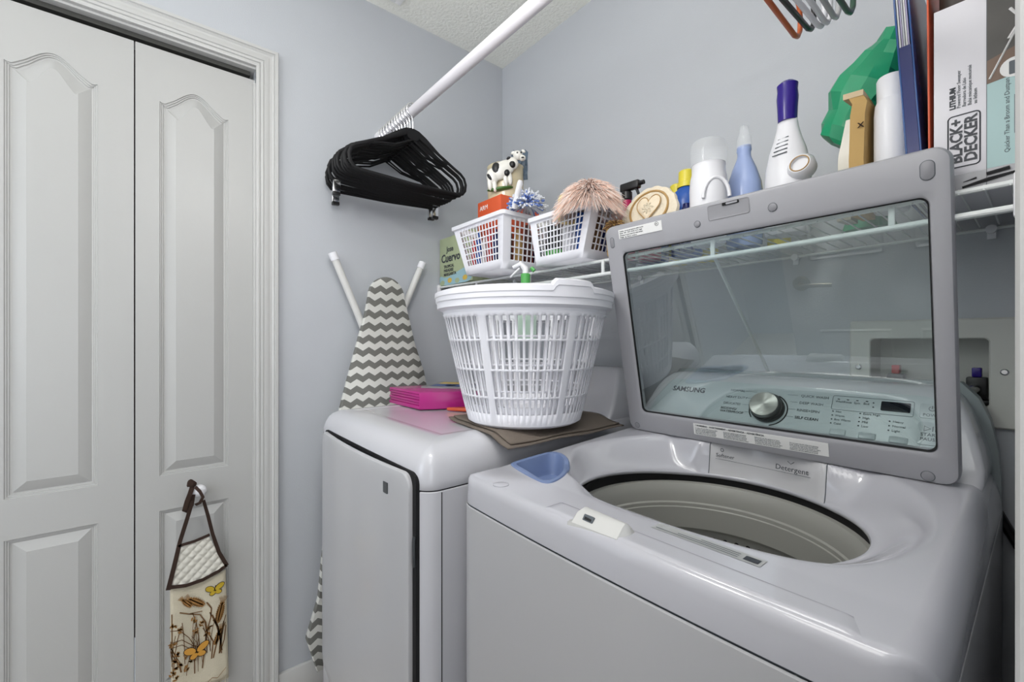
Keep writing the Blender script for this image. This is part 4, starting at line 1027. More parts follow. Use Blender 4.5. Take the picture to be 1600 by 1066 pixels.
yy0 = lambda px: -1.216 + (px - 190) * (0.134 / 250)      # towel print layout grid (left edge 190, right edge 440)
zz0 = lambda py: 0.478 - (py - 600) * (0.318 / 440)
G = lambda *p: [(yy0(a), zz0(b_)) for a, b_ in p]
polys = []
for s_, w in ((G((230, 718), (270, 735), (320, 752), (345, 790), (352, 830), (380, 880), (372, 950)), 0.0016), (G((350, 710), (372, 740), (368, 780), (350, 830), (340, 900), (330, 975)), 0.0016), (G((380, 790), (405, 830), (400, 880), (380, 950)), 0.0018), (G((430, 810), (420, 870), (408, 940)), 0.0016),
              (G((300, 870), (295, 930), (296, 985)), 0.0014), (G((440, 830), (432, 890), (410, 940)), 0.0013), (G((190, 780), (230, 790), (270, 830), (300, 880)), 0.0010), (G((190, 830), (240, 830), (290, 870)), 0.0010), (G((190, 850), (240, 850), (280, 880)), 0.0009), (G((270, 735), (330, 740)), 0.0013)): polys += stemp(s_, w)
rq = random.Random(12)
for k in range(26):
    x0_ = rq.uniform(195, 440); y0_ = rq.uniform(900, 985); bend = rq.uniform(-50, 30); hh_ = rq.uniform(80, 190)
    polys += stemp(G((x0_, y0_), (x0_ + bend * 0.2, y0_ - hh_ * 0.4), (x0_ + bend * 0.7, y0_ - hh_ * 0.75), (max(192, min(440, x0_ + bend * 1.3)), y0_ - hh_)), rq.uniform(0.0005, 0.0013))
flat(polys, M_wheatd, 'print_stems')['kind'] = 'stuff'
polys = []
def wheat(cx, cy, L_, W_, rot, n=8):
    polys.append(ell(cx, cy, L_ * 0.5, W_ * 0.42, rot, 20))
    for i in range(n):
        t_ = i / (n - 1) - 0.5
        for s_ in (-1, 0, 1):
            wv = W_ * 0.42 * math.sqrt(max(0.05, 1 - (1.75 * t_) ** 2))
            px_, py_ = cx + math.cos(rot) * t_ * L_ - math.sin(rot) * s_ * wv, cy + math.sin(rot) * t_ * L_ + math.cos(rot) * s_ * wv
            polys.append(ell(px_, py_, L_ * 0.085, W_ * 0.10, rot + s_ * 0.45, 8))
    for i in range(12):
        a = rot + (i - 5.5) * 0.08; bx, by = cx + math.cos(rot) * L_ * 0.4, cy + math.sin(rot) * L_ * 0.4
        polys.extend(stemp([(bx, by), (bx + math.cos(a) * L_ * 0.55, by + math.sin(a) * L_ * 0.55)], 0.0003))
wheat(yy0(305), zz0(697), 0.042, 0.020, math.radians(138)); wheat(yy0(412), zz0(770), 0.052, 0.019, math.radians(78), 10); wheat(yy0(262), zz0(690), 0.030, 0.014, math.radians(128)); wheat(yy0(402), zz0(868), 0.040, 0.014, math.radians(70))
flat(polys, M_wheat, 'print_wheat')['kind'] = 'stuff'
polys = []
rnd = random.Random(3)
for (a, b_) in ((205, 768), (235, 790), (290, 768), (322, 792), (298, 815), (200, 835), (205, 905), (215, 935), (200, 950), (240, 925), (258, 950), (285, 925), (210, 980), (260, 900), (225, 885), (365, 820), (355, 835)):
    for k in range(5): polys.append(ell(yy0(a) + rnd.uniform(-1, 1) * 0.006, zz0(b_) + rnd.uniform(-1, 1) * 0.006, 0.0055, 0.0022, rnd.uniform(0, PI)))
flat(polys, M_wheat, 'print_flowers', x=PX + 0.0003)['kind'] = 'stuff'
def butterfly(cx, cy, s_, rot, m_, nm):
    dk, ft = [], []
    for (ox, oy, rx, ry, r_) in ((-0.55, 0.35, 0.55, 0.36, -0.6), (0.60, 0.30, 0.62, 0.34, 0.5), (-0.30, -0.35, 0.36, 0.28, 0.4), (0.38, -0.40, 0.38, 0.28, -0.4)):
        X2, Y2 = ox * math.cos(rot) - oy * math.sin(rot), ox * math.sin(rot) + oy * math.cos(rot)
        dk.append(ell(cx + X2 * s_, cy + Y2 * s_, (rx + 0.07) * s_, (ry + 0.07) * s_, r_ + rot)); ft.append(ell(cx + X2 * s_, cy + Y2 * s_, rx * s_, ry * s_, r_ + rot))
    dk += stemp([(cx - 0.1 * s_, cy - 0.5 * s_), (cx + 0.1 * s_, cy + 0.6 * s_)], 0.07 * s_)
    flat(dk, M_brown, nm + '_outline', x=PX + 0.0006); flat(ft, m_, nm + '_wings', x=PX + 0.0010)
butterfly(yy0(388), zz0(668), 0.021, 0.1, M_bfly, 'yellow_butterfly'); butterfly(yy0(305), zz0(898), 0.027, 0.15, M_bfly2, 'orange_butterfly')
polys = stemp(G((305, 1052), (325, 1030), (345, 1048), (375, 1030), (400, 1040), (440, 1010)), 0.0007); flat(polys, M_wheat, 'print_signature')

# ================================================================ SHELF CONTENTS
SZ = lambda x: shz(x) + 0.0062
# slotted storage baskets (local: base centre, x width, y depth)
def storage_basket(label, x0b, x1b, x0t, x1t, yf, yb, z0, z1):
    t = thing('storage_basket', label, 'basket', ((x0b + x1b) / 2, (yf + yb) / 2, z0))
    bm = bmesh.new()
    def wall(a0, a1, b0, b1, nx, nz, mx, mzb, mzt):
        """a0,a1 bottom corners, b0,b1 top corners"""
        a0, a1, b0, b1 = map(Vector, (a0, a1, b0, b1))
        us = [0, mx]; w = (1 - 2 * mx) / nx
        for i in range(nx): us += [mx + w * i + w * 0.22, mx + w * i + w * 0.98]
        us.append(1.0); vs = [0, mzb]; h = (1 - mzb - mzt) / nz
        for j in range(nz): vs += [mzb + h * j + h * 0.20, mzb + h * (j + 1)]
        vs.append(1.0)
        P_ = [[bm.verts.new(a0.lerp(a1, u).lerp(b0.lerp(b1, u), v)) for v in vs] for u in us]
        for i in range(len(us) - 1):
            for j in range(len(vs) - 1):
                hole = (i >= 2 and i % 2 == 0 and i < len(us) - 2) and (j >= 2 and j % 2 == 0 and j < len(vs) - 2)
                if not hole: bm.faces.new((P_[i][j], P_[i + 1][j], P_[i + 1][j + 1], P_[i][j + 1]))
    e = 0.018
    yft, ybt = yf - e * 0.6, yb + e * 0.6
    wall((x0b, yf, z0), (x1b, yf, z0), (x0t, yft, z1), (x1t, yft, z1), 13, 6, 0.10, 0.15, 0.12)
    wall((x1b, yf, z0), (x1b, yb, z0), (x1t, yft, z1), (x1t, ybt, z1), 12, 6, 0.10, 0.15, 0.12)
    wall((x1b, yb, z0), (x0b, yb, z0), (x1t, ybt, z1), (x0t, ybt, z1), 13, 6, 0.10, 0.15, 0.12)
    wall((x0b, yb, z0), (x0b, yf, z0), (x0t, ybt, z1), (x0t, yft, z1), 12, 6, 0.10, 0.15, 0.12)
    bm.faces.new([bm.verts.new(p) for p in ((x0b, yf, z0), (x0b, yb, z0), (x1b, yb, z0), (x1b, yf, z0))])
    bmesh.ops.remove_doubles(bm, verts=bm.verts, dist=1e-5)
    bo = finish('basket_body', bm, M_wpl2, t, ang=30)
    s = bo.modifiers.new('thickness', 'SOLIDIFY'); s.thickness = 0.0018; s.offset = 0
    rs = []
    for o_, z in ((0, z1 - 0.012), (0.008, z1 - 0.010), (0.0085, z1 + 0.002), (0.0, z1 + 0.003), (-0.001, z1 - 0.010)):
        rs.append([Vector((p[0], p[1], z)) for p in rrect(x0t - o_, yft - o_, x1t + o_, ybt + o_, 0.014, 5)])
    bm = bmesh.new(); rings(bm, rs, cap0=False, cap1=False); rings
    finish('basket_rim', bm, M_wpl2, t, ang=30)
    return t
storage_basket('left white plastic slotted basket on the shelf, holding a blue duster', 0.355, 0.548, 0.285, 0.566, -0.432, -0.175, 1.400, 1.570)
storage_basket('right white plastic slotted basket on the shelf, holding a peach duster', 0.650, 0.826, 0.632, 0.872, -0.385, -0.150, 1.398, 1.535)

# carton behind the left basket
ct = thing('drink_carton', 'pale green margarita carton at the far left end of the shelf', 'carton', (0.125, -0.22, 1.402))
finish('carton', B((0.006, -0.335, 1.4055), (0.245, -0.10, 1.596)), M_cardgreen, ct, bev=0.001)
fc_ = lambda x, z, y=-0.3358: frame((x, y, z), (1, 0, 0), (0, 0, 1))
text('lettering', 'Jose', fc_(0.062, 1.537), 0.030, M_ink, ct, bold=0.0006); text('lettering', 'Cuervo', fc_(0.020, 1.497), 0.046, M_ink, ct, bold=0.0012)
for k, s_ in enumerate(('TROPICAL', 'PARADISE', 'MARGARITA')): text('lettering', s_, fc_(0.040, 1.473 - k * 0.016), 0.0165, M_ink, ct, bold=0.0004)
bm = bmesh.new(); prism(bm, sub([(0.006, 1.403), (0.15, 1.403), (0.245, 1.403), (0.245, 1.47), (0.15, 1.452), (0.05, 1.43), (0.006, 1.45)]), fr, 0.335, 0.3354)
finish('printed_patch', bm, M_cardblue, ct, smooth=False)
for a in range(4):
    bm = bmesh.new(); prism(bm, circ(0.03 + a * 0.055, 1.415 + 0.006 * (a % 2), 0.016, 20, 0.010), fr, 0.335, 0.3357); finish('printed_patch', bm, M_my if a % 2 else M_cardgreen, ct, smooth=False)

# bottle maker
def bottle(label, name, x, y, prof_, m_, cap=None, capm=None, sx=1, sy=1, z=None, cat='bottle', rot=0.0, n=28, band=None):
    z = SZ(x) if z is None else z
    t = thing(name, label, cat, (x, y, z), rot)
    bm = bmesh.new(); lathe(bm, prof_, n=n, sx=sx, sy=sy); finish('bottle_body', bm, m_, t, world=False, ang=40)
    if cap: bm = bmesh.new(); lathe(bm, cap, n=n); finish('cap', bm, capm, t, world=False, ang=30)
    if band:
        z0, z1, r, bmat = band; bm = bmesh.new(); lathe(bm, [(r, z0), (r + 0.0006, z0 + 0.001), (r + 0.0006, z1 - 0.001), (r, z1)], n=n, sx=sx, sy=sy, cap0=False, cap1=False); finish('wrap_label', bm, bmat, t, world=False)
    return t
std = lambda r, h, nr: [(r * 0.94, 0), (r, 0.004), (r, h * 0.70), (r * 0.9, h * 0.80), (r * 0.6, h * 0.91), (nr, h * 0.95), (nr, h)]
# things inside the left basket
bx = thing('cardboard_box', 'orange box standing in the left slotted basket', 'box', (0.43, -0.31, 1.403))
finish('box', B((0.372, -0.40, 1.403), (0.500, -0.235, 1.646)), M_orange, bx, bev=0.001)
text('lettering', 'ARM', frame((0.385, -0.4008, 1.615), (1, 0, 0), (0, 0, 1)), 0.022, M_paper, bx)
ctz = 1.403
bottle('red capped bottle seen through the left slotted basket', 'cleaner_bottle', 0.352 + 0.02, -0.418 + 0.005, std(0.010, 0.12, 0.006), M_red, z=ctz)
finish_items = [(0.398, -0.413, 0.010, 0.14, M_blue, 'slim blue tube seen through the left slotted basket'), (0.428, -0.413, 0.009, 0.12, M_paper, 'slim white tube seen through the left slotted basket'), (0.458, -0.413, 0.010, 0.15, M_red, 'slim red tube at the middle of the left slotted basket'), (0.49, -0.413, 0.009, 0.13, M_navy, 'slim navy tube seen through the left slotted basket'),
                (0.528, -0.395, 0.015, 0.14, M_brownb, 'brown bottle at the right front corner of the left slotted basket'), (0.530, -0.355, 0.014, 0.13, M_tan, 'tan tube behind the brown bottle in the left basket'), (0.530, -0.315, 0.014, 0.15, M_brownb, 'second brown bottle along the right side of left basket'), (0.530, -0.27, 0.015, 0.12, M_navy, 'navy bottle at the back right of the left slotted basket')]
for x, y, r, h, m_, lb in finish_items: bottle(lb, 'tube_bottle', x, y, std(r, h, r * 0.5), m_, z=ctz, n=16)
# in the right basket
for x, y, r, h, m_, lb in ((0.690, -0.345, 0.030, 0.115, M_knit, 'black can at the left front of the right slotted basket'), (0.752, -0.35, 0.024, 0.10, M_wplastic, 'white tub in the middle of the right slotted basket'), (0.795, -0.352, 0.016, 0.125, M_blue, 'blue bottle at the right of the right slotted basket'),
                           (0.800, -0.305, 0.018, 0.12, M_moss, 'brown pot along the right side of the right basket'), (0.800, -0.255, 0.018, 0.12, M_navy, 'navy pot behind the brown one in the right basket')):
    bottle(lb, 'small_container', x, y, [(r * 0.95, 0), (r, 0.003), (r, h * 0.9), (r * 0.9, h)], m_, z=1.4005, n=20, band=(0.01, 0.04, r, M_green) if m_ is M_knit else None)

# cow jar
jx, jy, jz = 0.426, -0.322, 1.647
cj = thing('cow_utensil_jar', 'cream ceramic jar with a black and white cow standing on the orange box', 'jar', (jx, jy, jz))
bm = bmesh.new(); lathe(bm, [(0.056, 0), (0.061, 0.004), (0.062, 0.112), (0.064, 0.120), (0.060, 0.123), (0.055, 0.112), (0.050, 0.01)], n=40); finish('jar_body', bm, M_jar, cj, world=False, ang=40)
# cow relief on the camera-facing side
vdir = Vector((1.6 - jx, -1.262 - jy, 0)).normalized(); rgt = Vector((-vdir.y, vdir.x, 0))
rgt = Vector((math.sin(TH), math.cos(TH), 0)); 
CF = frame(Vector((0, 0, 0)) + vdir * 0.060, rgt, (0, 0, 1))
def blob(bm, c, s_, rot=0.0, sub_=2):
    bmesh.ops.create_icosphere(bm, subdivisions=sub_, radius=1.0, matrix=CF @ Matrix.Translation(c) @ Matrix.Rotation(rot, 4, 'Z') @ Matrix.Diagonal((*s_, 1)))
bm = bmesh.new(); blob(bm, (-0.012, 0.090, 0.006), (0.048, 0.028, 0.016), 0.55, 3); blob(bm, (-0.042, 0.070, 0.006), (0.022, 0.028, 0.014)); blob(bm, (0.022, 0.112, 0.006), (0.020, 0.022, 0.014), 0.7)
for a, b_ in ((-0.052, 0.045), (-0.036, 0.040), (0.000, 0.058), (0.014, 0.062)): blob(bm, (a, b_, 0.008), (0.008, 0.024, 0.008), 0.1)
finish('cow_body', bm, M_cow, cj, world=False, ang=60)
bm = bmesh.new(); blob(bm, (0.040, 0.136, 0.012), (0.018, 0.015, 0.014), -0.5); blob(bm, (0.055, 0.126, 0.014), (0.011, 0.010, 0.011)); blob(bm, (0.024, 0.145, 0.010), (0.008, 0.005, 0.005), 0.5); blob(bm, (0.058, 0.150, 0.010), (0.008, 0.005, 0.005), -0.5)
hd_ = finish('cow_head', bm, M_cow, cj, world=False, ang=60)
bm = bmesh.new(); blob(bm, (0.038, 0.139, 0.0255), (0.003, 0.003, 0.002)); blob(bm, (0.050, 0.140, 0.0245), (0.003, 0.003, 0.002)); blob(bm, (0.055, 0.124, 0.0245), (0.005, 0.003, 0.0016)); finish('cow_face', bm, M_black, hd_, world=False)
for c, s_, r_ in (((-0.030, 0.092, 0.014), (0.015, 0.021, 0.0095), 0.1), ((0.004, 0.078, 0.016), (0.010, 0.011, 0.008), 0), ((0.022, 0.105, 0.015), (0.011, 0.012, 0.008), 0.3), ((-0.052, 0.064, 0.012), (0.006, 0.014, 0.009), 0.6), ((0.010, 0.126, 0.010), (0.008, 0.006, 0.009), 0.6)):
    bm = bmesh.new(); blob(bm, c, s_, r_); finish('cow_patch', bm, M_black, cj, world=False)
bm = bmesh.new(); blob(bm, (-0.018, 0.030, 0.002), (0.045, 0.007, 0.013), 0.14); finish('cow_grass', bm, mat('glaze_green', (0.05, 0.14, 0.03), 0.3), cj, world=False)
pk = thing('plastic_packet', 'crumpled clear blue packet sticking up out of the cow jar', 'packet', (jx + 0.038, jy + 0.030, jz + 0.078))
bm = bmesh.new(); V = []
for i in range(7):
    V.append([bm.verts.new((0.004 * math.sin(i * 2 + j), -0.028 + 0.056 * j / 6 + i * 0.003 * 0, 0.016 * i + 0.006 * math.sin(j * 1.7) * (i > 4))) for j in range(7)])
for i in range(6):
    for j in range(6): bm.faces.new((V[i][j], V[i][j + 1], V[i + 1][j + 1], V[i + 1][j]))
p_ = finish('film', bm, mat('blue_grey_film', (0.10, 0.14, 0.19), 0.15, vary=0.8), pk, world=False, smooth=False); s = p_.modifiers.new('thickness', 'SOLIDIFY'); s.thickness = 0.004
pk.rotation_euler = (0, 0, -0.86)

# blue and white chenille duster
def strands(bm, c, R0, n, L_, r0, r1, up=0.25, seg=3, seedv=1, flat_=0.75, hem=-0.25, m2=0.5, droop=0.3):
    rn = random.Random(seedv)
    for k in range(n):
        while True:
            d = Vector((rn.gauss(0, 1), rn.gauss(0, 1), rn.gauss(0, 1))).normalized()
            if d.z > hem: break
        d.z = d.z * flat_; l = L_ * rn.uniform(0.8, 1.1); pts = []
        side = Vector((rn.uniform(-1, 1), rn.uniform(-1, 1), rn.uniform(-1, 1))) * 0.12 * l
        for s_ in range(seg + 1):
            f = s_ / seg; pts.append(Vector(c) + d * (R0 + l * f) + side * f * f + Vector((0, 0, -droop * l * f * f)))
        tube(bm, pts, [lerp(r0, r1, s_ / seg) for s_ in range(seg + 1)], 4, mi=0 if rn.random() > m2 else 1, cap=True)
md = thing('chenille_duster', 'blue and white chenille duster lying in the left slotted basket', 'duster', (0.580, -0.375, 1.56))
bm = bmesh.new(); strands(bm, (0.592, -0.372, 1.596), 0.010, 420, 0.047, 0.0034, 0.0028, seedv=5, hem=-0.3, m2=0.30, flat_=0.85, droop=0.2)
o = finish('chenille_pile', bm, [mat('chenille_white', (0.76, 0.78, 0.84), 0.9), mat('chenille_blue', (0.16, 0.25, 0.58), 0.9)], md); o['kind'] = 'stuff'
finish('duster_handle', T([(0.590, -0.42, 1.575), (0.605, -0.425, 1.60), (0.622, -0.425, 1.640), (0.624, -0.425, 1.648)], [(0.006, 0.009)] * 3 + [(0.004, 0.006)], 10), M_wplastic, md)
finish('red_tag', B((0.585, -0.395, 1.600), (0.612, -0.385, 1.612)), M_red, md, bev=0.002)

# peach fluffy duster
pd = thing('fluffy_duster', 'fluffy peach duster lying over the right slotted basket', 'duster', (0.845, -0.37, 1.50))
bm = bmesh.new()
rn = random.Random(9)
cc = Vector((0.838, -0.372, 1.560))
for k in range(3800):
    a = rn.uniform(0, 2 * PI); tilt = rn.random() ** 0.7
    d = Vector((math.cos(a) * (0.12 + 1.0 * tilt), math.sin(a) * (0.12 + 1.0 * tilt) * 0.8, 0.80 - 0.95 * tilt)).normalized(); l = rn.uniform(0.070, 0.100)
    pts = [cc + Vector((rn.uniform(-1, 1), rn.uniform(-1, 1), 0)) * 0.006]
    for f in (0.35, 0.7, 1.0): pts.append(pts[0] + d * l * f + Vector((0, 0, -0.60 * l * f * f)))
    tube(bm, pts, [0.0011, 0.0010, 0.0008, 0.0003], 3, mi=0 if rn.random() > 0.35 else 1, cap=False)
o = finish('fluffy_pile', bm, [M_fur, M_furw], pd, ang=180); o['kind'] = 'stuff'
bm = bmesh.new(); bmesh.ops.create_icosphere(bm, subdivisions=3, radius=1.0, matrix=Matrix.Translation((0.838, -0.372, 1.545)) @ Matrix.Diagonal((0.038, 0.034, 0.018, 1))); finish('duster_core', bm, M_fur, pd)
finish('duster_handle', T([(0.80, -0.34, 1.52), (0.77, -0.30, 1.47), (0.75, -0.26, 1.42)], 0.006, 8), M_wplastic, pd)

bottle('square yellow bottle behind the peach duster', 'cleaner_bottle', 0.700, -0.31, [(0.024, 0), (0.026, 0.003), (0.026, 0.195), (0.022, 0.205)], M_yellow, z=1.4005)
# black trigger head bottle right of the duster
sb = bottle('spray bottle with black trigger head behind the peach duster', 'spray_bottle', 0.882, -0.268, std(0.022, 0.16, 0.012), M_magbottle)
def trigger(t, z, m_, L_=0.05, rot=0.0):
    bm = bmesh.new(); box(bm, (-0.018, -0.009, z), (L_ - 0.01, 0.009, z + 0.022)); h = finish('spray_head', bm, m_, t, world=False, bev=0.004)
    finish('trigger', T([(L_ - 0.02, 0, z + 0.002), (L_ - 0.014, 0, z - 0.014), (L_ - 0.006, 0, z - 0.034)], [(0.003, 0.006)] * 3, 8), m_, h, world=False)
    finish('nozzle', T([(L_ - 0.01, 0, z + 0.012), (L_ + 0.003, 0, z + 0.012)], 0.006, 10), m_, h, world=False)
    bm = bmesh.new(); lathe(bm, [(0.014, z - 0.022), (0.014, z - 0.004), (0.010, z)], n=20); finish('collar', bm, m_, t, world=False)
trigger(sb, 0.185, M_black)
bottle('crimson round bottle with a domed cap left of the heart plaque', 'cleaner_bottle', 0.914, -0.210, [(0.028, 0), (0.030, 0.004), (0.030, 0.13), (0.028, 0.165), (0.022, 0.185), (0.010, 0.195)], M_magbottle)
bottle('blue domed bottle behind the heart plaque', 'cleaner_bottle', 0.900, -0.160, [(0.034, 0), (0.036, 0.004), (0.036, 0.16), (0.034, 0.185), (0.026, 0.203), (0.010, 0.210)], M_blue)
bottle('dark blue bottle low behind the heart plaque', 'cleaner_bottle', 1.037, -0.238, std(0.018, 0.12, 0.009), M_navy)
# pot of dried stuff
bm = bmesh.new(); strands(bm, (0.903, -0.345, 1.472), 0.004, 160, 0.026, 0.0015, 0.0010, seedv=11, hem=-0.1)
o = tag(settle(finish('dried_flowers', bm, [M_moss, M_tan])), 'small tuft of brown dried flowers left of the heart plaque', 'dried flowers'); o['kind'] = 'stuff'
bottle('small tan pot holding the dried flowers left of the heart plaque', 'small_pot', 0.888, -0.335, [(0.012, 0), (0.015, 0.004), (0.019, 0.072), (0.017, 0.075)], M_tan, cat='pot')
# heart plaque
hp_ = thing('heart_plaque', 'cream lace edged plaque with a heart in a ring, leaning on the shelf', 'plaque', (0.975, -0.30, SZ(0.975)))
tiltm = Matrix.Translation((0.975, -0.318, SZ(0.975) + 0.004)) @ Matrix.Rotation(math.radians(-12), 4, 'X') @ Matrix(((1, 0, 0, 0), (0, 0, -1, 0), (0, 1, 0, 0), (0, 0, 0, 1)))
pl = []
for i in range(72):
    a = 2 * PI * i / 72; s_ = 1 + 0.035 * abs(math.sin(a * 8)); pl.append((0.078 * s_ * math.cos(a), 0.082 + 0.082 * s_ * math.sin(a) * (0.98)))
bm = bmesh.new(); rings(bm, [[tiltm @ Vector((p[0], p[1], h)) for p in shrink(pl, d)] for d, h in ((0.003, 0.0), (0, 0.004), (0.002, 0.012), (0.012, 0.014), (0.030, 0.010))]); finish('plaque_body', bm, M_cream2, hp_, ang=40)
bm = bmesh.new(); tube(bm, [tiltm @ Vector((0.053 * math.cos(a), 0.104 + 0.046 * math.sin(a), 0.013)) for a in [2 * PI * i / 40 for i in range(40)]], 0.003, 6, closed=True); finish('ring', bm, M_gold, hp_)
hh = [(0.033 * (math.sin(a) ** 3), 0.108 + 0.0024 * (13 * math.cos(a) - 5 * math.cos(2 * a) - 2 * math.cos(3 * a) - math.cos(4 * a))) for a in [2 * PI * i / 40 for i in range(40)]]
bm = bmesh.new(); rings(bm, [[tiltm @ Vector((p[0], p[1], h)) for p in shrink(hh, d)] for d, h in ((0, 0.009), (0.001, 0.015), (0.006, 0.018))]); ht_ = finish('heart', bm, mat('heart_resin', (0.74, 0.63, 0.47), 0.5, bump=0.5, bscale=120), hp_)
bm = bmesh.new(); tube(bm, [tiltm @ Vector((p[0], p[1], 0.0155)) for p in hh], 0.0012, 5, closed=True); finish('heart_rim', bm, M_gold, ht_)
bm = bmesh.new()
for k in range(26):
    a = k * 0.75; r_ = 0.001 + k * 0.00055; bmesh.ops.create_icosphere(bm, subdivisions=1, radius=0.0028, matrix=tiltm @ Matrix.Translation((r_ * math.cos(a), 0.106 + r_ * math.sin(a), 0.0185)))
finish('rose_relief', bm, M_cream2, ht_)

# detergent bottles with yellow caps
ycap = lambda z, r=0.017: [(r * 1.15, z), (r * 1.15, z + 0.012), (r, z + 0.014), (r * 0.96, z + 0.042), (r * 0.8, z + 0.045)]
bottle('blue detergent bottle with tall yellow cap right of the heart plaque', 'detergent_bottle', 1.005, -0.18, [(0.036, 0), (0.038, 0.004), (0.038, 0.14), (0.034, 0.165), (0.020, 0.180), (0.016, 0.186)], M_blue, ycap(0.180, 0.021), M_yellow)
bottle('yellow capped bottle directly behind the heart plaque', 'detergent_bottle', 0.930, -0.095, [(0.028, 0), (0.030, 0.004), (0.030, 0.16), (0.018, 0.185)], M_yellow, ycap(0.183, 0.021), M_yellow)
bottle('yellow capped bottle half hidden behind the white clear capped bottle', 'detergent_bottle', 1.010, -0.085, [(0.028, 0), (0.030, 0.004), (0.030, 0.16), (0.018, 0.182)], M_yellow, ycap(0.180, 0.02), M_yellow)
# white bottle with clear dome cap
wb = bottle('white detergent bottle with big clear measuring cap', 'detergent_bottle', 1.1055, -0.267, [(0.036, 0), (0.040, 0.005), (0.043, 0.08), (0.044, 0.13), (0.042, 0.155), (0.0385, 0.168), (0.0385, 0.186), (0.034, 0.188)], M_wplastic, sx=0.95, sy=0.85)
bm = bmesh.new(); lathe(bm, [(0.0385, 0.184), (0.0395, 0.215), (0.0385, 0.232), (0.034, 0.238), (0.001, 0.239)], n=32, cap0=False); finish('measuring_cap', bm, M_clear, wb, world=False)
bm = bmesh.new(); tube(bm, [(0.008 + 0.022 * (1 - math.cos(a)), -0.0405 + 0.016 * (1 - math.cos(a)), 0.10 + 0.045 * math.sin(a)) for a in [i * PI / 12 for i in range(13)]], 0.004, 8); finish('handle', bm, M_wplastic, wb, world=False)
# periwinkle bottle
pb = bottle('translucent periwinkle blue bottle with clear cap in the middle of the shelf', 'softener_bottle', 1.149, -0.182, [(0.036, 0), (0.039, 0.005), (0.041, 0.06), (0.041, 0.115), (0.037, 0.15), (0.026, 0.185), (0.0165, 0.208), (0.0150, 0.214), (0.0150, 0.224), (0.0165, 0.227), (0.0155, 0.238)], M_periw, sx=1.0, sy=0.8)
bm = bmesh.new(); lathe(bm, [(0.0160, 0.232), (0.0158, 0.256), (0.0110, 0.268), (0.009, 0.284), (0.001, 0.285)], n=24, cap0=False); finish('clear_cap', bm, M_clear, pb, world=False)
# white stain remover bottle with purple cap and grip
gb = bottle('white bottle with purple cap and scalloped finger grip', 'stain_remover_bottle', 1.258, -0.235, [(0.040, 0), (0.043, 0.005), (0.043, 0.10), (0.041, 0.14), (0.034, 0.175), (0.026, 0.20), (0.0205, 0.222), (0.018, 0.238)], M_wplastic, [(0.0175, 0.236), (0.0185, 0.262), (0.0200, 0.285), (0.0185, 0.300), (0.0195, 0.312), (0.013, 0.318)], M_purple, sx=1.0, sy=0.7, rot=0.0)
bm = bmesh.new()
rs = []
for z, xo, w in ((0.10, 0.035, 0.006), (0.13, 0.042, 0.015), (0.155, 0.038, 0.014), (0.168, 0.028, 0.012), (0.178, 0.030, 0.013), (0.19, 0.022, 0.011), (0.200, 0.025, 0.011), (0.212, 0.018, 0.010), (0.224, 0.017, 0.008)):
    rs.append([Vector((xo - 0.012 + w * math.cos(2 * PI * j / 12), w * 0.9 * math.sin(2 * PI * j / 12), z)) for j in range(12)])
rings(bm, rs); finish('finger_grip', bm, M_wplastic, gb, world=False, ang=60)
for k in range(5): bm = bmesh.new(); tube(bm, [(-0.020 + k * 0.002, -0.0255 + k * 0.0022, 0.163 + k * 0.0085), (0.008, -0.0275 + k * 0.0022, 0.164 + k * 0.0085)], 0.0011, 4); finish('rib', bm, M_inkg, gb, world=False)
bm = bmesh.new(); Mx = Matrix.Translation((0.032, -0.022, 0.128)) @ Matrix.Rotation(math.radians(75), 4, 'X')
lathe(bm, [(0.024, -0.014), (0.025, 0.004), (0.019, 0.012), (0.0165, 0.012), (0.0150, 0.006)], n=28, M=Mx); sp_ = finish('round_spout', bm, M_wplastic, gb, world=False, ang=40)
bm = bmesh.new(); tube(bm, [Mx @ Vector((0.0165 * math.cos(a), 0.0165 * math.sin(a), 0.0125)) for a in [i * PI / 12 for i in range(24)]], 0.0012, 5, closed=True); finish('spout_ring', bm, M_gold, sp_, world=False)
bottle('plain yellow bottle between the periwinkle and the purple capped bottles', 'cleaner_bottle', 1.200, -0.115, [(0.022, 0), (0.024, 0.003), (0.024, 0.18), (0.020, 0.187)], M_yellow)

# small spray bottle hooked in front of the shelf (green collar)
sg = thing('spray_bottle', 'clear spray bottle with white trigger and green collar below left basket', 'bottle', (0.618, -0.400, 1.18))
bm = bmesh.new(); lathe(bm, [(0.014, 0.165), (0.0145, 0.195), (0.012, 0.198)], c=(0.618, -0.400, 1.18), n=20); finish('collar', bm, M_green, sg, ang=30)
bm = bmesh.new(); lathe(bm, [(0.030, 0), (0.033, 0.004), (0.033, 0.10), (0.024, 0.14), (0.012, 0.158), (0.012, 0.168)], c=(0.618, -0.400, 1.18), n=24); finish('bottle_body', bm, mat('clear_green', (0.55, 0.75, 0.60), 0.1, alpha=0.45), sg)
bm = bmesh.new(); tube(bm, [(0.618, -0.400, 1.377), (0.618, -0.400, 1.392), (0.606, -0.408, 1.408), (0.585, -0.42, 1.398)], [0.010, 0.010, 0.009, 0.006], 12); sh_ = finish('spray_head', bm, M_wplastic, sg)
finish('trigger', T([(0.602, -0.410, 1.395), (0.590, -0.42, 1.380), (0.578, -0.425, 1.370)], 0.0035, 8), M_wplastic, sh_)
finish('handle', T([(0.632, -0.39, 1.395), (0.640, -0.385, 1.385)], 0.006, 8), M_green, sh_)

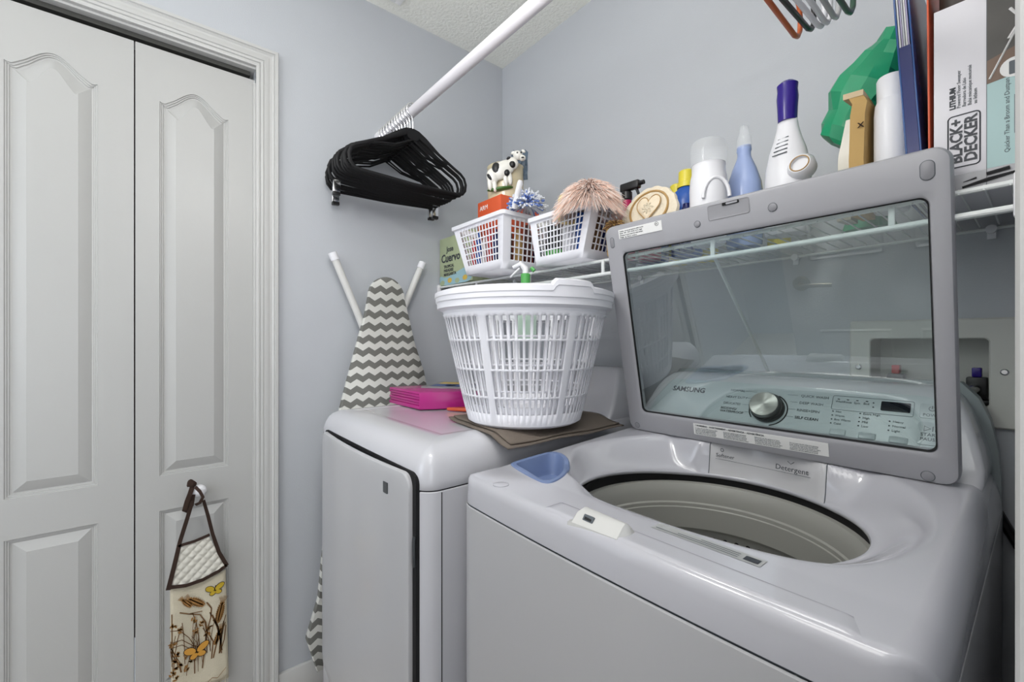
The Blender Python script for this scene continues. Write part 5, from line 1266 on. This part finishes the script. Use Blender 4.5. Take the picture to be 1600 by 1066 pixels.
# green bag: crumpled lofted film
gbag = thing('plastic_bag', 'crumpled green plastic bag leaning beside the blue binder', 'bag', (1.37, -0.17, SZ(1.37)))
bm = bmesh.new(); rs = []; NS = 13; NB = 13
axis = [(1.338, -0.18, 1.570, 0.022, 0.020), (1.336, -0.18, 1.580, 0.036, 0.030), (1.341, -0.18, 1.603, 0.046, 0.034), (1.352, -0.178, 1.628, 0.052, 0.036), (1.364, -0.175, 1.655, 0.056, 0.036), (1.380, -0.17, 1.682, 0.058, 0.036), (1.390, -0.165, 1.707, 0.052, 0.036), (1.401, -0.16, 1.730, 0.042, 0.034), (1.410, -0.155, 1.752, 0.032, 0.03), (1.418, -0.15, 1.775, 0.022, 0.024)]
for i, (x, y, z, rx, ry) in enumerate(axis):
    ring_ = []
    for j in range(NB):
        a = 2 * PI * j / NB; k_ = 1 + 0.45 * noise.noise(Vector((math.cos(a) * 1.6, math.sin(a) * 1.6, i * 0.55)))
        dx = rx * math.cos(a) * k_; dy = ry * math.sin(a) * k_
        ring_.append(Vector((x + dx * 0.8, y + dy, z - dx * 0.55)))
    rs.append(ring_)
rings(bm, rs); finish('bag_film', bm, M_bag, gbag, ang=16)
bm = bmesh.new(); rings(bm, [[Vector((1.375 + (0.045 - 0.01 * k) * math.cos(a), -0.15 + 0.035 * math.sin(a), SZ(1.37) + 0.03 * k)) for a in [2 * PI * j / 14 for j in range(14)]] for k in range(6)]); finish('bag_bottom', bm, M_bag, gbag, ang=20)

# tan packet
tp = thing('paper_packet', 'tan paper packet with folded top standing left of the white bottle', 'packet', (1.39, -0.27, SZ(1.39)))
bm = bmesh.new(); rings(bm, [[Vector((x0, y, z)) for x0, y in ((1.378 + dx, -0.295), (1.398 + dx, -0.290), (1.402 + dx, -0.235), (1.384 + dx, -0.235))] for z, dx in ((SZ(1.39), 0.0), (1.50, -0.002), (1.58, 0.0), (1.60, 0.003), (1.622, -0.006))]); finish('packet', bm, M_tan, tp, smooth=False)
bm = bmesh.new(); rings(bm, [[Vector((x0, y, z)) for x0, y in ((1.368, -0.297), (1.396, -0.292), (1.396, -0.245), (1.374, -0.24))] for z in (1.612, 1.622)]); finish('folded_flap', bm, mat('light_tan', (0.66, 0.52, 0.33), 0.7), tp, smooth=False)
bm = bmesh.new(); rings(bm, [[Vector((x0, y, z)) for x0, y in ((1.352 + dx, -0.270), (1.374 + dx, -0.272), (1.374 + dx, -0.225), (1.358 + dx, -0.225))] for z, dx in ((SZ(1.37), 0.0), (1.52, 0.002), (1.585, 0.014))]); tag(settle(finish('paper_packet', bm, mat('cellophane', (0.5, 0.47, 0.38), 0.25, vary=0.4), smooth=False)), 'small clear cellophane packet left of the tan paper packet', 'packet')
text('lettering', 'x', frame((1.388, -0.2945, 1.555), (1, 0.1, 0), (0, 0, 1)), 0.02, M_brown, tp)
# white bottle at right
bottle('large white bottle with wide screw cap right of the tan packet', 'powder_bottle', 1.430, -0.264, [(0.022, 0), (0.0245, 0.004), (0.0245, 0.172), (0.023, 0.190), (0.019, 0.200)], M_wplastic, [(0.0205, 0.194), (0.0210, 0.232), (0.019, 0.236)], M_wplastic)
# binders (leaning a little to the left at the top)
def binder(label, xb, th, hgt, depth, lean, mcov, name='binder', pages=0, y0=-0.305):
    t = thing(name, label, 'folder', (xb, y0 + depth / 2, SZ(xb)))
    Sh = Matrix(((1, 0, -lean, 0), (0, 1, 0, 0), (0, 0, 1, 0), (0, 0, 0, 1)))
    def p3(lo, hi, nm, m_, par, bev=0.0006):
        o = finish(nm, box(bmesh.new(), lo, hi, M=Sh), m_, par, world=False, bev=bev); return o
    c1 = p3((0, -depth / 2, 0), (0.0025, depth / 2, hgt), 'cover', mcov, t)
    if pages:
        p3((th - 0.0025, -depth / 2, 0), (th, depth / 2, hgt), 'cover', mcov, t)
        for k in range(pages):
            x = 0.003 + (th - 0.0065) * k / pages; p3((x, -depth / 2 + 0.003 + 0.002 * (k % 2), 0.004), (x + (th - 0.0065) / pages * 0.72, depth / 2 - 0.01, hgt - 0.006 - 0.004 * (k % 3)), 'page_stack', [M_paper, mat('lilac_paper', (0.42, 0.38, 0.55), 0.6), mat('grey_paper', (0.5, 0.52, 0.56), 0.6)][k % 3], t, 0)
        p3((0.0026, -depth / 2 - 0.0006, 0), (th - 0.0026, -depth / 2 + 0.002, 0.26), 'spine_pocket', M_navy, t, 0)
    return t
binder('blue plastic binder stuffed with papers between bottle and orange folder', 1.459, 0.020, 0.43, 0.26, 0.06, M_bluecover, pages=5)
t = binder('thin orange folder squeezed against the vacuum box', 1.4820, 0.0045, 0.44, 0.25, 0.008, M_orange, name='document_folder')
# vacuum box
vb = thing('appliance_box', 'white and teal appliance box at the right end of the shelf', 'box', (1.543, -0.19, 1.407))
finish('carton', B((1.4885, -0.310, 1.407), (1.5975, -0.08, 1.694)), mat('carton_white', (0.68, 0.67, 0.71), 0.4), vb, bev=0.0008)
fb = lambda x, z, h=0.0004: frame((x, -0.310 - h, z), (0, 0, 1), (-1, 0, 0))    # text running upwards
bm = bmesh.new(); prism(bm, [(1.5455, 1.432), (1.597, 1.432), (1.597, 1.562), (1.5455, 1.556)], fr, 0.310, 0.3104); finish('teal_panel', bm, M_teal, vb, smooth=False)
bm = bmesh.new(); prism(bm, [(1.5455, 1.556), (1.597, 1.562), (1.597, 1.693), (1.5455, 1.693)], fr, 0.310, 0.3104); ph = finish('photo_panel', bm, M_photo, vb, smooth=False)
bm = bmesh.new(); prism(bm, [(1.5455, 1.556), (1.597, 1.562), (1.597, 1.625), (1.575, 1.60), (1.5455, 1.59)], fr, 0.3103, 0.3107); finish('printed_patch', bm, M_photob, ph, smooth=False)
bm = bmesh.new(); tube(bm, [(1.548, -0.3112, 1.562), (1.578, -0.3112, 1.632)], 0.0012, 4); tube(bm, [(1.567, -0.3112, 1.612), (1.580, -0.3112, 1.636)], 0.0022, 4); tube(bm, [(1.568, -0.3112, 1.655), (1.576, -0.3112, 1.640), (1.588, -0.3112, 1.648)], 0.0018, 4); finish('printed_patch', bm, M_paper, ph)
bm = bmesh.new(); prism(bm, circ(1.572, 1.570, 0.014, 24), fr, 0.3105, 0.3110); c_ = finish('printed_patch', bm, M_paper, ph, smooth=False)
bm = bmesh.new(); prism(bm, rrect(1.567, 1.560, 1.577, 1.579, 0.0015, 3), fr, 0.3109, 0.3113); finish('printed_patch', bm, M_inkg, ph, smooth=False)
finish('edge_line', B((1.5448, -0.3106, 1.408), (1.5455, -0.3098, 1.693)), M_inkg, vb, smooth=False)
text('lettering', 'BLACK+', fb(1.5195, 1.449), 0.0185, M_ink, vb, bold=0.0006); text('lettering', 'DECKER', fb(1.5350, 1.449), 0.0185, M_ink, vb, bold=0.0006)
bm = bmesh.new(); tube(bm, [Vector((p[0], -0.3106, p[1])) for p in rrect(1.5045, 1.443, 1.5385, 1.522, 0.005, 5)], 0.0008, 4, closed=True); finish('print_frame', bm, M_ink, vb)
text('lettering', 'LITHIUM', fb(1.5125, 1.533), 0.0088, M_ink, vb, bold=0.0004)
for k, s_ in enumerate(('Powered Floor Sweeper', 'Barredora de Litio', 'Balai mécanique motorisé', 'au lithium')): text('lettering', s_, fb(1.5180 + k * 0.0058, 1.533), 0.0058, M_inkg, vb)
text('lettering', 'Quicker Than a Broom and Dustpan', fb(1.5675, 1.4495), 0.0072, M_ink, vb)
finish('print_line', B((1.5720, -0.3108, 1.475), (1.5727, -0.3102, 1.53)), M_inkg, vb, smooth=False)
# lower band of the box with accessories picture
bm = bmesh.new(); prism(bm, [(1.4885, 1.407), (1.597, 1.407), (1.597, 1.4315), (1.4885, 1.4315)], fr, 0.310, 0.3105); lb_ = finish('grey_band', bm, mat('carton_grey', (0.45, 0.45, 0.47), 0.4), vb, smooth=False)
bm = bmesh.new(); tube(bm, [(1.520, -0.3112, 1.4105), (1.545, -0.3112, 1.4155), (1.585, -0.3112, 1.4215)], [0.0018, 0.0030, 0.0014], 5); tube(bm, [(1.521, -0.3112, 1.4185), (1.535, -0.3112, 1.4215)], [0.0004, 0.0015], 5); tube(bm, [(1.545, -0.3112, 1.424), (1.568, -0.3112, 1.427)], [0.0028, 0.0030], 5); finish('printed_tools', bm, M_black, lb_)
# dark wrapped thing on top of the box
bm = bmesh.new(); rings(bm, [[Vector((x, y, z + 0.004 * noise.noise(Vector((x * 40, y * 40, z * 50))))) for x, y in rrect(1.492, -0.305, 1.592, -0.10, 0.02, 3)] for z in (1.6955, 1.72, 1.745)]); tag(settle(finish('wrapped_cloth', bm, mat('dark_brown_wrap', (0.035, 0.025, 0.02), 0.4, vary=0.5))), 'dark brown wrapped bundle lying on the appliance box', 'cloth')
